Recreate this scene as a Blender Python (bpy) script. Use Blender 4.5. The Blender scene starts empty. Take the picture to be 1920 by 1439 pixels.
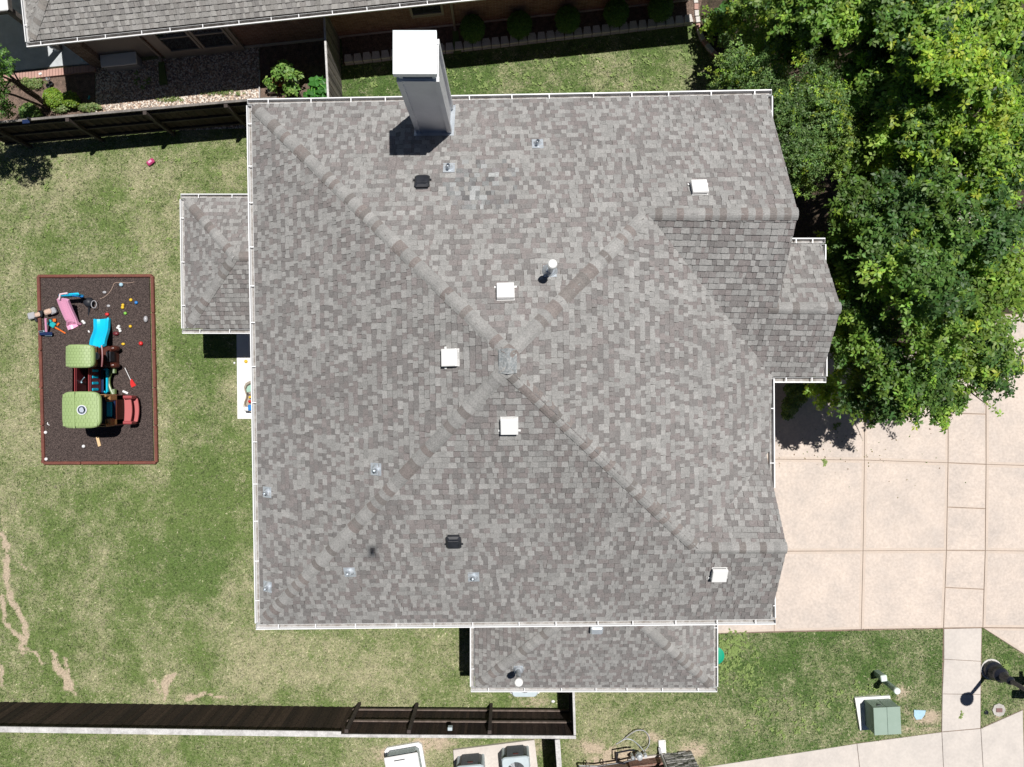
import bpy, math, random
import numpy as np
from mathutils import Vector, Matrix
R = math.radians
rng = random.Random(7)
nr = np.random.RandomState(11)

# ---------------------------------------------------------------- camera, sky, sun, exposure
S = bpy.context.scene
COL = S.collection
H = 23.4            # flying height of the camera, metres
F = 1331.0          # focal length in photo pixels (photo is 1920 wide)
cam_d = bpy.data.cameras.new('camera'); cam = bpy.data.objects.new('camera', cam_d); COL.objects.link(cam)
cam.location = (0, 0, H); cam.rotation_euler = (0, 0, 0)
cam_d.sensor_fit = 'HORIZONTAL'; cam_d.sensor_width = 36.0; cam_d.lens = 36.0 * F / 1920.0
cam_d.clip_start = 0.05; cam_d.clip_end = 3000
S.camera = cam
S.render.resolution_x = 1024; S.render.resolution_y = 767
SUN = Vector((0.195, 0.235, 1.0)).normalized()
w = bpy.data.worlds.new('World'); S.world = w; w.use_nodes = True
nt = w.node_tree; nt.nodes.clear()
sky = nt.nodes.new('ShaderNodeTexSky'); sky.sky_type = 'NISHITA'; sky.sun_disc = False
sky.air_density = 0.42; sky.dust_density = 0.2; sky.altitude = 300
sky.sun_elevation = math.asin(SUN.z); sky.sun_rotation = math.atan2(SUN.x, SUN.y)
bg = nt.nodes.new('ShaderNodeBackground'); bg.inputs[1].default_value = 0.05
out = nt.nodes.new('ShaderNodeOutputWorld')
nt.links.new(sky.outputs[0], bg.inputs[0]); nt.links.new(bg.outputs[0], out.inputs[0])
sl = bpy.data.lights.new('sun', 'SUN'); sl.energy = 5.0; sl.angle = R(0.53); sl.color = (1.0, 0.965, 0.92)
so = bpy.data.objects.new('sun', sl); COL.objects.link(so)
so.rotation_euler = (-SUN).to_track_quat('-Z', 'Y').to_euler(); so.location = (10, 12, 60)
S.view_settings.view_transform = 'Standard'; S.view_settings.look = 'None'
S.view_settings.exposure = 0.0; S.view_settings.gamma = 1.0
S.render.engine = 'CYCLES'

# ---------------------------------------------------------------- helpers
def G(px, py, h=0.0):
    """photo pixel + height above ground -> world point"""
    k = (H - h) / F
    return Vector(((px - 960) * k, (719.5 - py) * k, h))
def lerp(a, b, t): return a + (b - a) * t

def mat(name, col, col2=None, scale=3.0, rough=0.8, bump=0.0, bscale=40.0, spec=0.3, metal=0.0,
        attr=None, detail=4.0, fine=0.0, fscale=60.0, amt=1.0):
    m = bpy.data.materials.new(name); m.use_nodes = True
    t = m.node_tree; n = t.nodes; b = n['Principled BSDF']; L = t.links.new
    b.inputs['Roughness'].default_value = rough; b.inputs['Metallic'].default_value = metal
    b.inputs['Specular IOR Level'].default_value = spec
    tc = n.new('ShaderNodeTexCoord')
    cur = None
    if attr:
        a = n.new('ShaderNodeAttribute'); a.attribute_name = attr; cur = a.outputs['Color']
    else:
        rgb = n.new('ShaderNodeRGB'); rgb.outputs[0].default_value = (*col, 1); cur = rgb.outputs[0]
    if col2:
        nz = n.new('ShaderNodeTexNoise'); nz.inputs['Scale'].default_value = scale; nz.inputs['Detail'].default_value = detail
        nz.inputs['Roughness'].default_value = 0.65
        L(tc.outputs['Object'], nz.inputs['Vector'])
        rp = n.new('ShaderNodeValToRGB'); rp.color_ramp.elements[0].position = 0.36; rp.color_ramp.elements[1].position = 0.66
        L(nz.outputs[0], rp.inputs[0])
        mx = n.new('ShaderNodeMixRGB'); mx.inputs[2].default_value = (*col2, 1)
        mu = n.new('ShaderNodeMath'); mu.operation = 'MULTIPLY'; mu.inputs[1].default_value = amt
        L(rp.outputs[0], mu.inputs[0]); L(mu.outputs[0], mx.inputs[0]); L(cur, mx.inputs[1]); cur = mx.outputs[0]
    if fine > 0:
        nz = n.new('ShaderNodeTexNoise'); nz.inputs['Scale'].default_value = fscale; nz.inputs['Detail'].default_value = 3
        L(tc.outputs['Object'], nz.inputs['Vector'])
        mr = n.new('ShaderNodeMapRange'); mr.inputs[1].default_value = 0.3; mr.inputs[2].default_value = 0.7
        mr.inputs[3].default_value = 1 - fine; mr.inputs[4].default_value = 1 + fine
        L(nz.outputs[0], mr.inputs[0])
        mx = n.new('ShaderNodeVectorMath'); mx.operation = 'SCALE'; L(cur, mx.inputs[0]); L(mr.outputs[0], mx.inputs['Scale']); cur = mx.outputs[0]
    L(cur, b.inputs['Base Color'])
    if bump > 0:
        nz = n.new('ShaderNodeTexNoise'); nz.inputs['Scale'].default_value = bscale; nz.inputs['Detail'].default_value = 4
        L(tc.outputs['Object'], nz.inputs['Vector'])
        bp = n.new('ShaderNodeBump'); bp.inputs['Strength'].default_value = bump; bp.inputs['Distance'].default_value = 0.02
        L(nz.outputs[0], bp.inputs['Height']); L(bp.outputs[0], b.inputs['Normal'])
    return m

class MB:
    def __init__(s): s.v = []; s.f = []; s.mi = []; s.c = []; s.cur = 0; s.col = (1, 1, 1)
    def face(s, idx, col=None): s.f.append(tuple(idx)); s.mi.append(s.cur); s.c.append(col or s.col)
    def poly(s, pts, col=None):
        b = len(s.v); s.v += [tuple(p) for p in pts]; s.face(range(b, b + len(pts)), col)
    def prism(s, pts, dz, col=None, d=None):
        """pts: top polygon, counter-clockwise from above; extruded by vector down"""
        d = Vector((0, 0, -dz)) if d is None else d
        n = len(pts); b = len(s.v); s.v += [tuple(p) for p in pts] + [tuple(Vector(p) + d) for p in pts]
        s.face(range(b, b + n), col); s.face(range(b + 2 * n - 1, b + n - 1, -1), col)
        for i in range(n):
            j = (i + 1) % n; s.face((b + i, b + n + i, b + n + j, b + j), col)
    def box(s, c, size, rz=0.0, frame=None, col=None, bev=0.0):
        """box with centre c; frame = 3 unit vectors, or rotation about z"""
        if frame is None:
            frame = (Vector((math.cos(rz), math.sin(rz), 0)), Vector((-math.sin(rz), math.cos(rz), 0)), Vector((0, 0, 1)))
        u, v, w_ = frame; hx, hy, hz = [q / 2 for q in size]; c = Vector(c)
        if bev <= 0:
            P = [c + u * (x * hx) + v * (y * hy) + w_ * (z * hz) for z in (-1, 1) for x, y in ((-1, -1), (1, -1), (1, 1), (-1, 1))]
            b = len(s.v); s.v += [tuple(p) for p in P]
            for q in ((3, 2, 1, 0), (4, 5, 6, 7), (0, 1, 5, 4), (1, 2, 6, 5), (2, 3, 7, 6), (3, 0, 4, 7)):
                s.face([b + i for i in q], col)
        else:
            rings = []
            for z, ins in ((-1, bev), (-1, 0), (1, 0), (1, bev)):
                zz = z * hz + (bev if (z < 0 and ins == 0) else 0) - (bev if (z > 0 and ins == 0) else 0)
                r = []
                a, bb = hx - ins, hy - ins; q = bev
                for x, y in ((-a + q, -bb), (a - q, -bb), (a, -bb + q), (a, bb - q), (a - q, bb), (-a + q, bb), (-a, bb - q), (-a, -bb + q)):
                    r.append(c + u * x + v * y + w_ * zz)
                rings.append(r)
            s.loft(rings, True, True, col)
    def loft(s, rings, cap0=False, cap1=False, col=None):
        b = len(s.v); n = len(rings[0])
        for r in rings: s.v += [tuple(p) for p in r]
        for k in range(len(rings) - 1):
            for i in range(n):
                j = (i + 1) % n
                s.face((b + k * n + i, b + k * n + j, b + (k + 1) * n + j, b + (k + 1) * n + i), col)
        if cap0: s.face([b + i for i in range(n - 1, -1, -1)], col)
        if cap1: s.face([b + (len(rings) - 1) * n + i for i in range(n)], col)
    def cyl(s, c, r, h, n=16, r2=None, axis=None, caps=True, col=None):
        ax = Vector(axis).normalized() if axis is not None else Vector((0, 0, 1))
        u = ax.orthogonal().normalized(); v = ax.cross(u); r2 = r if r2 is None else r2; c = Vector(c)
        rr = [[c + ax * (h * t) + (u * math.cos(a) + v * math.sin(a)) * q for a in [2 * math.pi * i / n for i in range(n)]] for t, q in ((0, r), (1, r2))]
        s.loft(rr, caps, caps, col)
    def lathe(s, c, prof, n=20, axis=None, col=None):
        ax = Vector(axis).normalized() if axis is not None else Vector((0, 0, 1))
        u = ax.orthogonal().normalized(); v = ax.cross(u); c = Vector(c)
        s.loft([[c + ax * z + (u * math.cos(2 * math.pi * i / n) + v * math.sin(2 * math.pi * i / n)) * max(r, 1e-4) for i in range(n)] for r, z in prof], True, True, col)
    def tube(s, pts, rad, n=8, col=None, cap=True):
        rings = []; pts = [Vector(p) for p in pts]
        if not hasattr(rad, '__len__'): rad = [rad] * len(pts)
        up = None
        for i, p in enumerate(pts):
            d = (pts[min(i + 1, len(pts) - 1)] - pts[max(i - 1, 0)]).normalized()
            if up is None: up = d.orthogonal().normalized()
            up = (up - d * up.dot(d)).normalized(); v = d.cross(up)
            rings.append([p + (up * math.cos(2 * math.pi * k / n) + v * math.sin(2 * math.pi * k / n)) * rad[i] for k in range(n)])
        s.loft(rings, cap, cap, col)
    def ball(s, c, r, n=10, m=6, sq=(1, 1, 1), col=None):
        c = Vector(c)
        s.loft([[c + Vector((math.cos(2 * math.pi * i / n) * math.cos(t) * r * sq[0], math.sin(2 * math.pi * i / n) * math.cos(t) * r * sq[1], math.sin(t) * r * sq[2])) for i in range(n)]
                for t in [(-0.499 + k / m * 0.998) * math.pi for k in range(m + 1)]], True, True, col)
    def build(s, name, mats, parent=None, origin=None, smooth=False):
        if not isinstance(mats, (list, tuple)): mats = [mats]
        if origin is None:
            if parent is not None: origin = wl(parent)
            else:
                a = np.array(s.v); origin = Vector((a[:, 0].mean(), a[:, 1].mean(), a[:, 2].min()))
        origin = Vector(origin)
        me = bpy.data.meshes.new(name)
        me.from_pydata([(p[0] - origin.x, p[1] - origin.y, p[2] - origin.z) for p in s.v], [], s.f)
        for m in mats: me.materials.append(m)
        me.polygons.foreach_set('material_index', s.mi)
        if len(set(s.c)) > 1 or s.c[0] != (1, 1, 1):
            ca = me.color_attributes.new('Col', 'FLOAT_COLOR', 'CORNER')
            ar = np.array([(*s.c[i], 1.0) for i, f in enumerate(s.f) for _ in f], dtype=np.float32)
            ca.data.foreach_set('color', ar.ravel())
        if smooth: me.polygons.foreach_set('use_smooth', [True] * len(s.f))
        me.update()
        o = bpy.data.objects.new(name, me); COL.objects.link(o)
        if parent is not None: o.parent = parent; o.location = origin - wl(parent)
        else: o.location = origin
        return o
def wl(o):
    p = Vector(o.location)
    while o.parent: o = o.parent; p = p + Vector(o.location)
    return p
def tag(o, label=None, cat=None, group=None, kind=None):
    if label: o['label'] = label
    if cat: o['category'] = cat
    if group: o['group'] = group
    if kind: o['kind'] = kind
    return o
def thing(name, label, cat, loc, group=None):
    o = bpy.data.objects.new(name, None); COL.objects.link(o); o.location = loc; o.empty_display_size = 0.2
    return tag(o, label, cat, group)
def copy_tree(o, parent=None):
    c = o.copy(); COL.objects.link(c); c.parent = parent
    for ch in o.children: copy_tree(ch, c)
    return c
def structure(mb, name, mats, **k): return tag(mb.build(name, mats, **k), kind='structure')

# plane helpers
def plane3(a, b, c):
    n = (b - a).cross(c - a).normalized()
    if n.z < 0: n = -n
    return (n, n.dot(a))
def on(pl, px, py, lift=0.0):
    """where the view ray through a photo pixel meets the plane"""
    n, d = pl; o = Vector((0, 0, H)); r = Vector(((px - 960) / F, (719.5 - py) / F, -1))
    t = (d + lift - n.dot(o)) / n.dot(r); return o + r * t
def zat(pl, x, y): n, d = pl; return (d - n.x * x - n.y * y) / n.z
def inter(p1, p2, p3):
    M = Matrix((p1[0], p2[0], p3[0])); return M.inverted() @ Vector((p1[1], p2[1], p3[1]))
# ---------------------------------------------------------------- materials
M = {}
M['shingle'] = mat('asphalt_shingle', (.3, .3, .3), attr='Col', rough=0.93, spec=0.12, col2=(.19, .185, .18), scale=2.6, amt=.12, detail=9, fine=0.2, fscale=38, bump=0.35, bscale=160)
M['deck'] = mat('roof_deck', (.12, .11, .10), rough=0.9)
M['white'] = mat('white_gutter_paint', (.84, .85, .86), (.74, .75, .76), scale=2, rough=0.38, spec=0.5, amt=.6)
M['trough_grey'] = mat('gutter_trough_grey', (.40, .39, .38), (.22, .20, .18), scale=7, rough=.9, fine=.2)
M['fascia'] = mat('fascia_paint', (.70, .68, .64), rough=0.6)
M['brick'] = None
def brickmat(name, c1, c2, mortar, sc=1.0):
    m = bpy.data.materials.new(name); m.use_nodes = True; t = m.node_tree; n = t.nodes; L = t.links.new
    b = n['Principled BSDF']; b.inputs['Roughness'].default_value = 0.9; b.inputs['Specular IOR Level'].default_value = 0.15
    uv = n.new('ShaderNodeUVMap'); br = n.new('ShaderNodeTexBrick')
    br.inputs['Color1'].default_value = (*c1, 1); br.inputs['Color2'].default_value = (*c2, 1); br.inputs['Mortar'].default_value = (*mortar, 1)
    br.inputs['Scale'].default_value = 1.0; br.inputs['Brick Width'].default_value = 0.21 * sc; br.inputs['Row Height'].default_value = 0.076 * sc
    br.inputs['Mortar Size'].default_value = 0.006 * sc; br.inputs['Bias'].default_value = -0.1
    L(uv.outputs[0], br.inputs[0])
    nz = n.new('ShaderNodeTexNoise'); nz.inputs['Scale'].default_value = 6; L(uv.outputs[0], nz.inputs['Vector'])
    mr = n.new('ShaderNodeMapRange'); mr.inputs[3].default_value = .7; mr.inputs[4].default_value = 1.3; L(nz.outputs[0], mr.inputs[0])
    sc_ = n.new('ShaderNodeVectorMath'); sc_.operation = 'SCALE'; L(br.outputs[0], sc_.inputs[0]); L(mr.outputs[0], sc_.inputs['Scale'])
    L(sc_.outputs[0], b.inputs['Base Color'])
    bp = n.new('ShaderNodeBump'); bp.inputs['Strength'].default_value = .6; bp.inputs['Distance'].default_value = .01; bp.invert = True
    L(br.outputs['Fac'], bp.inputs['Height']); L(bp.outputs[0], b.inputs['Normal'])
    return m
M['brick'] = brickmat('red_brown_brick', (.20, .105, .082), (.31, .18, .14), (.34, .29, .25))
M['tan_brick'] = brickmat('tan_brick', (.16, .11, .085), (.26, .19, .145), (.42, .37, .31))
def uvwall(mb_obj):
    """wall UVs in metres from the vertex positions: u along the wall, v up"""
    me = mb_obj.data; uv = me.uv_layers.new(name='UVMap')
    for p in me.polygons:
        nrm = p.normal; h = Vector((-nrm.y, nrm.x, 0))
        if h.length < .1: h = Vector((1, 0, 0))
        h.normalize()
        for li in p.loop_indices:
            co = me.vertices[me.loops[li].vertex_index].co
            uv.data[li].uv = (co.dot(h), co.z if abs(nrm.z) < .7 else co.dot(Vector((-h.y, h.x, 0))))
M['siding'] = mat('pale_grey_siding', (.74, .75, .77), (.66, .67, .69), scale=1.5, rough=0.6, spec=.3)
M['trim_tan'] = mat('tan_trim', (.34, .30, .26), rough=0.6)
M['metal'] = mat('galvanised_metal', (.62, .66, .70), (.50, .55, .60), scale=9, rough=0.42, spec=.5, metal=.35)
M['capmetal'] = mat('chimney_cap_metal', (.80, .84, .86), (.68, .74, .77), scale=2.2, rough=0.4, spec=.5, metal=.1)
M['darkgap'] = mat('dark_opening', (.02, .022, .028), rough=0.8)
M['screen'] = mat('spark_screen', (.05, .09, .14), rough=0.5)
M['ventwhite'] = mat('white_vent_plastic', (.86, .86, .85), rough=0.45, spec=.4)
M['black'] = mat('black_plastic', (.016, .018, .024), (.03, .032, .04), scale=8, rough=0.5, spec=.4)
M['iron'] = mat('black_painted_iron', (.013, .015, .024), rough=0.35, spec=.5)
M['concrete'] = mat('driveway_concrete', (.64, .55, .48), (.52, .46, .415), scale=.8, rough=0.9, spec=.2, fine=.10, fscale=13, bump=.12, bscale=60, detail=8)
M['concrete_edge'] = mat('tooled_concrete_edge', (.60, .505, .43), (.55, .47, .405), scale=1.4, rough=0.85, spec=.2, fine=.05, fscale=20)
M['joint'] = mat('joint_dirt', (.27, .20, .155), (.17, .125, .10), scale=3, rough=0.95)
M['walk'] = mat('sidewalk_concrete', (.61, .56, .515), (.535, .495, .46), scale=1.3, rough=0.9, spec=.2, fine=.05, fscale=12, bump=.1, bscale=60)
M['patio'] = mat('pale_patio_concrete', (.84, .84, .82), (.78, .78, .77), scale=1.5, rough=0.85, fine=.03, fscale=20)
M['flag'] = mat('stamped_patio', (.54, .56, .57), (.44, .47, .49), scale=2.0, rough=0.8, fine=.1, fscale=5, bump=.2, bscale=8)
M['paver'] = mat('pink_paver', (.50, .31, .26), (.42, .26, .22), scale=4, rough=0.85, fine=.08, fscale=30)
M['mulch'] = mat('rubber_mulch', (.105, .08, .072), (.038, .029, .028), scale=26, rough=0.95, spec=.15, fine=.75, fscale=42, bump=1.0, bscale=45)
M['soil'] = mat('bed_soil', (.20, .14, .11), (.10, .072, .057), scale=9, rough=0.95, fine=.4, fscale=30, bump=.8, bscale=30)
M['dirtw'] = mat('woodland_floor', (.085, .06, .045), (.045, .038, .024), scale=3, rough=0.95, fine=.5, fscale=22, bump=.8, bscale=30)
M['block'] = mat('retaining_block', (.66, .63, .60), (.52, .50, .47), scale=5, rough=0.9, fine=.15, fscale=30, bump=.4, bscale=40)
M['fence'] = mat('dark_stained_boards', (.04, .028, .022), attr='Col', rough=0.8, spec=.2, fine=.3, fscale=18)
M['cap'] = mat('weathered_top_cap', (.62, .61, .60), (.42, .41, .40), scale=4, rough=0.8, fine=.15, fscale=25)
M['greywood'] = mat('weathered_grey_wood', (.24, .22, .20), (.15, .14, .13), scale=3, rough=0.85, fine=.2, fscale=20)
M['postdark'] = mat('dark_fence_post', (.075, .06, .055), (.05, .04, .036), scale=5, rough=.85, fine=.2)
M['railpale'] = mat('worn_rail', (.19, .15, .13), (.11, .085, .07), scale=6, rough=.85, fine=.2)
def plastic(name, c, rough=.35, fine=0): return mat(name, c, rough=rough, spec=.45, fine=fine, fscale=20)
M['p_green'] = plastic('light_green_plastic', (.31, .42, .18), .5)
M['p_greend'] = plastic('olive_green_plastic', (.10, .16, .05))
M['p_tan'] = plastic('tan_plastic', (.38, .20, .085))
M['p_brown'] = plastic('dark_brown_plastic', (.085, .024, .016))
M['p_red'] = plastic('brick_red_plastic', (.36, .07, .075))
M['p_redd'] = plastic('maroon_plastic', (.15, .028, .035))
M['p_blue'] = plastic('bright_blue_plastic', (.01, .52, .78), .3)
M['p_bluem'] = plastic('blue_plastic', (.03, .22, .60), .3)
M['p_navy'] = plastic('navy_plastic', (.008, .022, .08), .4)
M['p_pink'] = plastic('pink_plastic', (.80, .38, .56), .3)
M['p_palepink'] = plastic('pale_pink_plastic', (.82, .62, .68), .3)
M['p_magenta'] = plastic('magenta_plastic', (.45, .05, .16), .4)
M['p_white'] = plastic('white_plastic', (.80, .80, .80))
M['p_grey'] = plastic('grey_plastic', (.40, .40, .42))
M['p_skin'] = plastic('beige_plastic', (.62, .45, .36))
M['p_orange'] = plastic('orange_plastic', (.75, .17, .03))
M['p_teal'] = plastic('teal_plastic', (.02, .40, .42))
M['p_yellow'] = plastic('yellow_plastic', (.78, .50, .03))
M['p_lime'] = plastic('lime_plastic', (.22, .55, .08))
M['p_scarlet'] = plastic('scarlet_plastic', (.62, .03, .03))
M['p_aqua'] = plastic('pale_aqua_water', (.35, .55, .45), .1)
M['p_wood'] = plastic('pale_wood', (.72, .50, .28), .6)
M['border'] = mat('red_brown_timber_edging', (.20, .072, .052), (.15, .055, .042), scale=5, rough=.6, fine=.15, fscale=25)
M['utility'] = mat('utility_green_paint', (.27, .36, .30), (.30, .39, .33), scale=3, rough=.55, spec=.4)
M['utilpale'] = mat('pale_green_top', (.68, .78, .72), rough=.5)
M['utildark'] = mat('utility_green_side', (.19, .27, .22), rough=.55)
M['acblue'] = mat('pale_blue_grey_sheet_metal', (.52, .60, .64), (.46, .54, .58), scale=3, rough=.5, spec=.4)
M['acdark'] = mat('louvre_grey', (.10, .11, .12), rough=.5)
M['terracotta'] = mat('terracotta', (.42, .15, .08), rough=.8, fine=.15)
M['mirror_glass'] = mat('reflecting_window_glass', (.42, .44, .46), rough=.04, metal=1.0)
M['glass'] = mat('window_glass', (.03, .035, .04), rough=.05, spec=.8)
M['glass'].node_tree.nodes['Principled BSDF'].inputs['Metallic'].default_value = 0.0
M['bark'] = mat('bark', (.15, .115, .09), (.08, .062, .05), scale=9, rough=.95, bump=.8, bscale=20, fine=.3)
M['stone'] = mat('ledge_stone', (.42, .41, .39), (.24, .24, .235), scale=5, rough=.9, bump=.7, bscale=14, fine=.25, fscale=14)
M['rustlid'] = mat('rusty_brown_lid', (.22, .13, .12), rough=.7, fine=.2)
M['bluepaint'] = mat('pale_blue_lid', (.42, .62, .74), (.36, .54, .66), scale=12, rough=.7)

def leafmat(name, rough=.5, trans=.35):
    m = bpy.data.materials.new(name); m.use_nodes = True; t = m.node_tree; n = t.nodes; L = t.links.new
    b = n['Principled BSDF']; b.inputs['Roughness'].default_value = rough; b.inputs['Specular IOR Level'].default_value = .45
    a = n.new('ShaderNodeAttribute'); a.attribute_name = 'Col'
    L(a.outputs['Color'], b.inputs['Base Color'])
    tr = n.new('ShaderNodeBsdfTranslucent')
    hs = n.new('ShaderNodeHueSaturation'); hs.inputs['Hue'].default_value = .485; hs.inputs['Saturation'].default_value = 1.1; hs.inputs['Value'].default_value = 1.3
    L(a.outputs['Color'], hs.inputs['Color']); L(hs.outputs[0], tr.inputs[0])
    mx = n.new('ShaderNodeMixShader'); mx.inputs[0].default_value = trans
    L(b.outputs[0], mx.inputs[1]); L(tr.outputs[0], mx.inputs[2]); L(mx.outputs[0], n['Material Output'].inputs[0])
    return m
M['leaf'] = leafmat('leaf')
M['blade'] = leafmat('grass_blade', .7, .25)

# gravel: cells of pale and pink pebbles
def cellmat(name, cols, scale, rough=.9, bump=.8):
    m = bpy.data.materials.new(name); m.use_nodes = True; t = m.node_tree; n = t.nodes; L = t.links.new
    b = n['Principled BSDF']; b.inputs['Roughness'].default_value = rough; b.inputs['Specular IOR Level'].default_value = .15
    tc = n.new('ShaderNodeTexCoord'); vo = n.new('ShaderNodeTexVoronoi'); vo.inputs['Scale'].default_value = scale
    L(tc.outputs['Object'], vo.inputs['Vector'])
    sp = n.new('ShaderNodeSeparateColor'); L(vo.outputs['Color'], sp.inputs[0])
    rp = n.new('ShaderNodeValToRGB'); rp.color_ramp.interpolation = 'CONSTANT'
    e = rp.color_ramp.elements
    while len(e) < len(cols): e.new(0.5)
    for i, c in enumerate(cols): e[i].position = i / len(cols); e[i].color = (*c, 1)
    L(sp.outputs[0], rp.inputs[0])
    mr = n.new('ShaderNodeMapRange'); mr.inputs[1].default_value = 0; mr.inputs[2].default_value = .6; mr.inputs[3].default_value = 1.1; mr.inputs[4].default_value = .5
    L(vo.outputs['Distance'], mr.inputs[0])
    L(rp.outputs[0], b.inputs['Base Color'])
    bp = n.new('ShaderNodeBump'); bp.inputs['Strength'].default_value = bump; bp.inputs['Distance'].default_value = .02; bp.invert = True
    L(vo.outputs['Distance'], bp.inputs['Height']); L(bp.outputs[0], b.inputs['Normal'])
    return m
M['gravel'] = cellmat('pebble_gravel', [(.66, .56, .46), (.30, .22, .17), (.74, .69, .62), (.50, .36, .27), (.40, .34, .29), (.20, .16, .14)], 24)

# lawn: colour attribute from the ground grid + blade-scale mottling
def lawnmat():
    m = bpy.data.materials.new('lawn'); m.use_nodes = True; t = m.node_tree; n = t.nodes; L = t.links.new
    b = n['Principled BSDF']; b.inputs['Roughness'].default_value = .95; b.inputs['Specular IOR Level'].default_value = .1
    a = n.new('ShaderNodeAttribute'); a.attribute_name = 'Mask'   # r dryness, g bare soil, b deep green
    sp = n.new('ShaderNodeSeparateColor'); L(a.outputs['Color'], sp.inputs[0])
    tc = n.new('ShaderNodeTexCoord')
    def noise(s, d=4, r=.6, st=None):
        z = n.new('ShaderNodeTexNoise'); z.inputs['Scale'].default_value = s; z.inputs['Detail'].default_value = d; z.inputs['Roughness'].default_value = r
        if st:
            mp = n.new('ShaderNodeMapping'); mp.inputs['Scale'].default_value = st; L(tc.outputs['Object'], mp.inputs[0]); L(mp.outputs[0], z.inputs['Vector'])
        else: L(tc.outputs['Object'], z.inputs['Vector'])
        return z.outputs[0]
    def math_(op, x, y=None, clamp=False):
        q = n.new('ShaderNodeMath'); q.operation = op; q.use_clamp = clamp
        for i, v in enumerate((x, y)):
            if v is None: continue
            if isinstance(v, (int, float)): q.inputs[i].default_value = v
            else: L(v, q.inputs[i])
        return q.outputs[0]
    def mix(f, c1, c2):
        q = n.new('ShaderNodeMixRGB')
        L(f, q.inputs[0])
        for i, v in ((1, c1), (2, c2)):
            if isinstance(v, tuple): q.inputs[i].default_value = (*v, 1)
            else: L(v, q.inputs[i])
        return q.outputs[0]
    dry = math_('ADD', sp.outputs[0], math_('MULTIPLY', math_('SUBTRACT', noise(2.2, 6, .7), .5), 1.6))
    dry = math_('ADD', dry, math_('MULTIPLY', math_('SUBTRACT', noise(11, 4, .9), .5), 2.6), True)
    green = mix(math_('MULTIPLY', sp.outputs[2], 1.0, True), (.130, .185, .056), (.070, .130, .032))
    col = mix(dry, green, (.37, .35, .215))
    bare = math_('ADD', sp.outputs[1], math_('MULTIPLY', math_('SUBTRACT', noise(15, 6, .85), .5), 1.7))
    bare = math_('MULTIPLY', math_('SUBTRACT', bare, .40), 2.6, True)
    col = mix(bare, col, (.47, .385, .285))
    fine = n.new('ShaderNodeMapRange'); fine.inputs[1].default_value = .32; fine.inputs[2].default_value = .68; fine.inputs[3].default_value = .42; fine.inputs[4].default_value = 1.55
    L(noise(13, 5, .95), fine.inputs[0])
    s_ = n.new('ShaderNodeVectorMath'); s_.operation = 'SCALE'; L(col, s_.inputs[0]); L(fine.outputs[0], s_.inputs['Scale'])
    L(s_.outputs[0], b.inputs['Base Color'])
    bp = n.new('ShaderNodeBump'); bp.inputs['Strength'].default_value = .7; bp.inputs['Distance'].default_value = .03
    L(noise(36, 3, .8), bp.inputs['Height']); L(bp.outputs[0], b.inputs['Normal'])
    return m
M['lawn'] = lawnmat()
# ---------------------------------------------------------------- ground, paving, beds (all in photo-pixel plan at ground level)
def inpoly(x, y, P):
    r = np.zeros(np.shape(x), bool); n = len(P); j = n - 1
    for i in range(n):
        xi, yi = P[i]; xj, yj = P[j]
        c = ((yi > y) != (yj > y)) & (x < (xj - xi) * (y - yi) / ((yj - yi) or 1e-9) + xi)
        r ^= c; j = i
    return r
def g_(x, y, cx, cy, sx, sy): return np.exp(-(((x - cx) / sx) ** 2 + ((y - cy) / sy) ** 2))
_NT = np.random.RandomState(5).rand(64, 64)
def vnoise(x, y, s, o=0):
    """smooth value noise, about -1..1, wavelength s photo pixels"""
    u, v = x / s + 31.7 * o, y / s + 17.3 * o; i, j = np.floor(u).astype(int), np.floor(v).astype(int); fu, fv = u - i, v - j
    fu = fu * fu * (3 - 2 * fu); fv = fv * fv * (3 - 2 * fv); g = lambda a, b: _NT[a % 64, b % 64]
    return ((g(i, j) * (1 - fu) + g(i + 1, j) * fu) * (1 - fv) + (g(i, j + 1) * (1 - fu) + g(i + 1, j + 1) * fu) * fv) * 2 - 1
def ramp(x, a, b): return np.clip((x - a) / (b - a), 0, 1)
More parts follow.
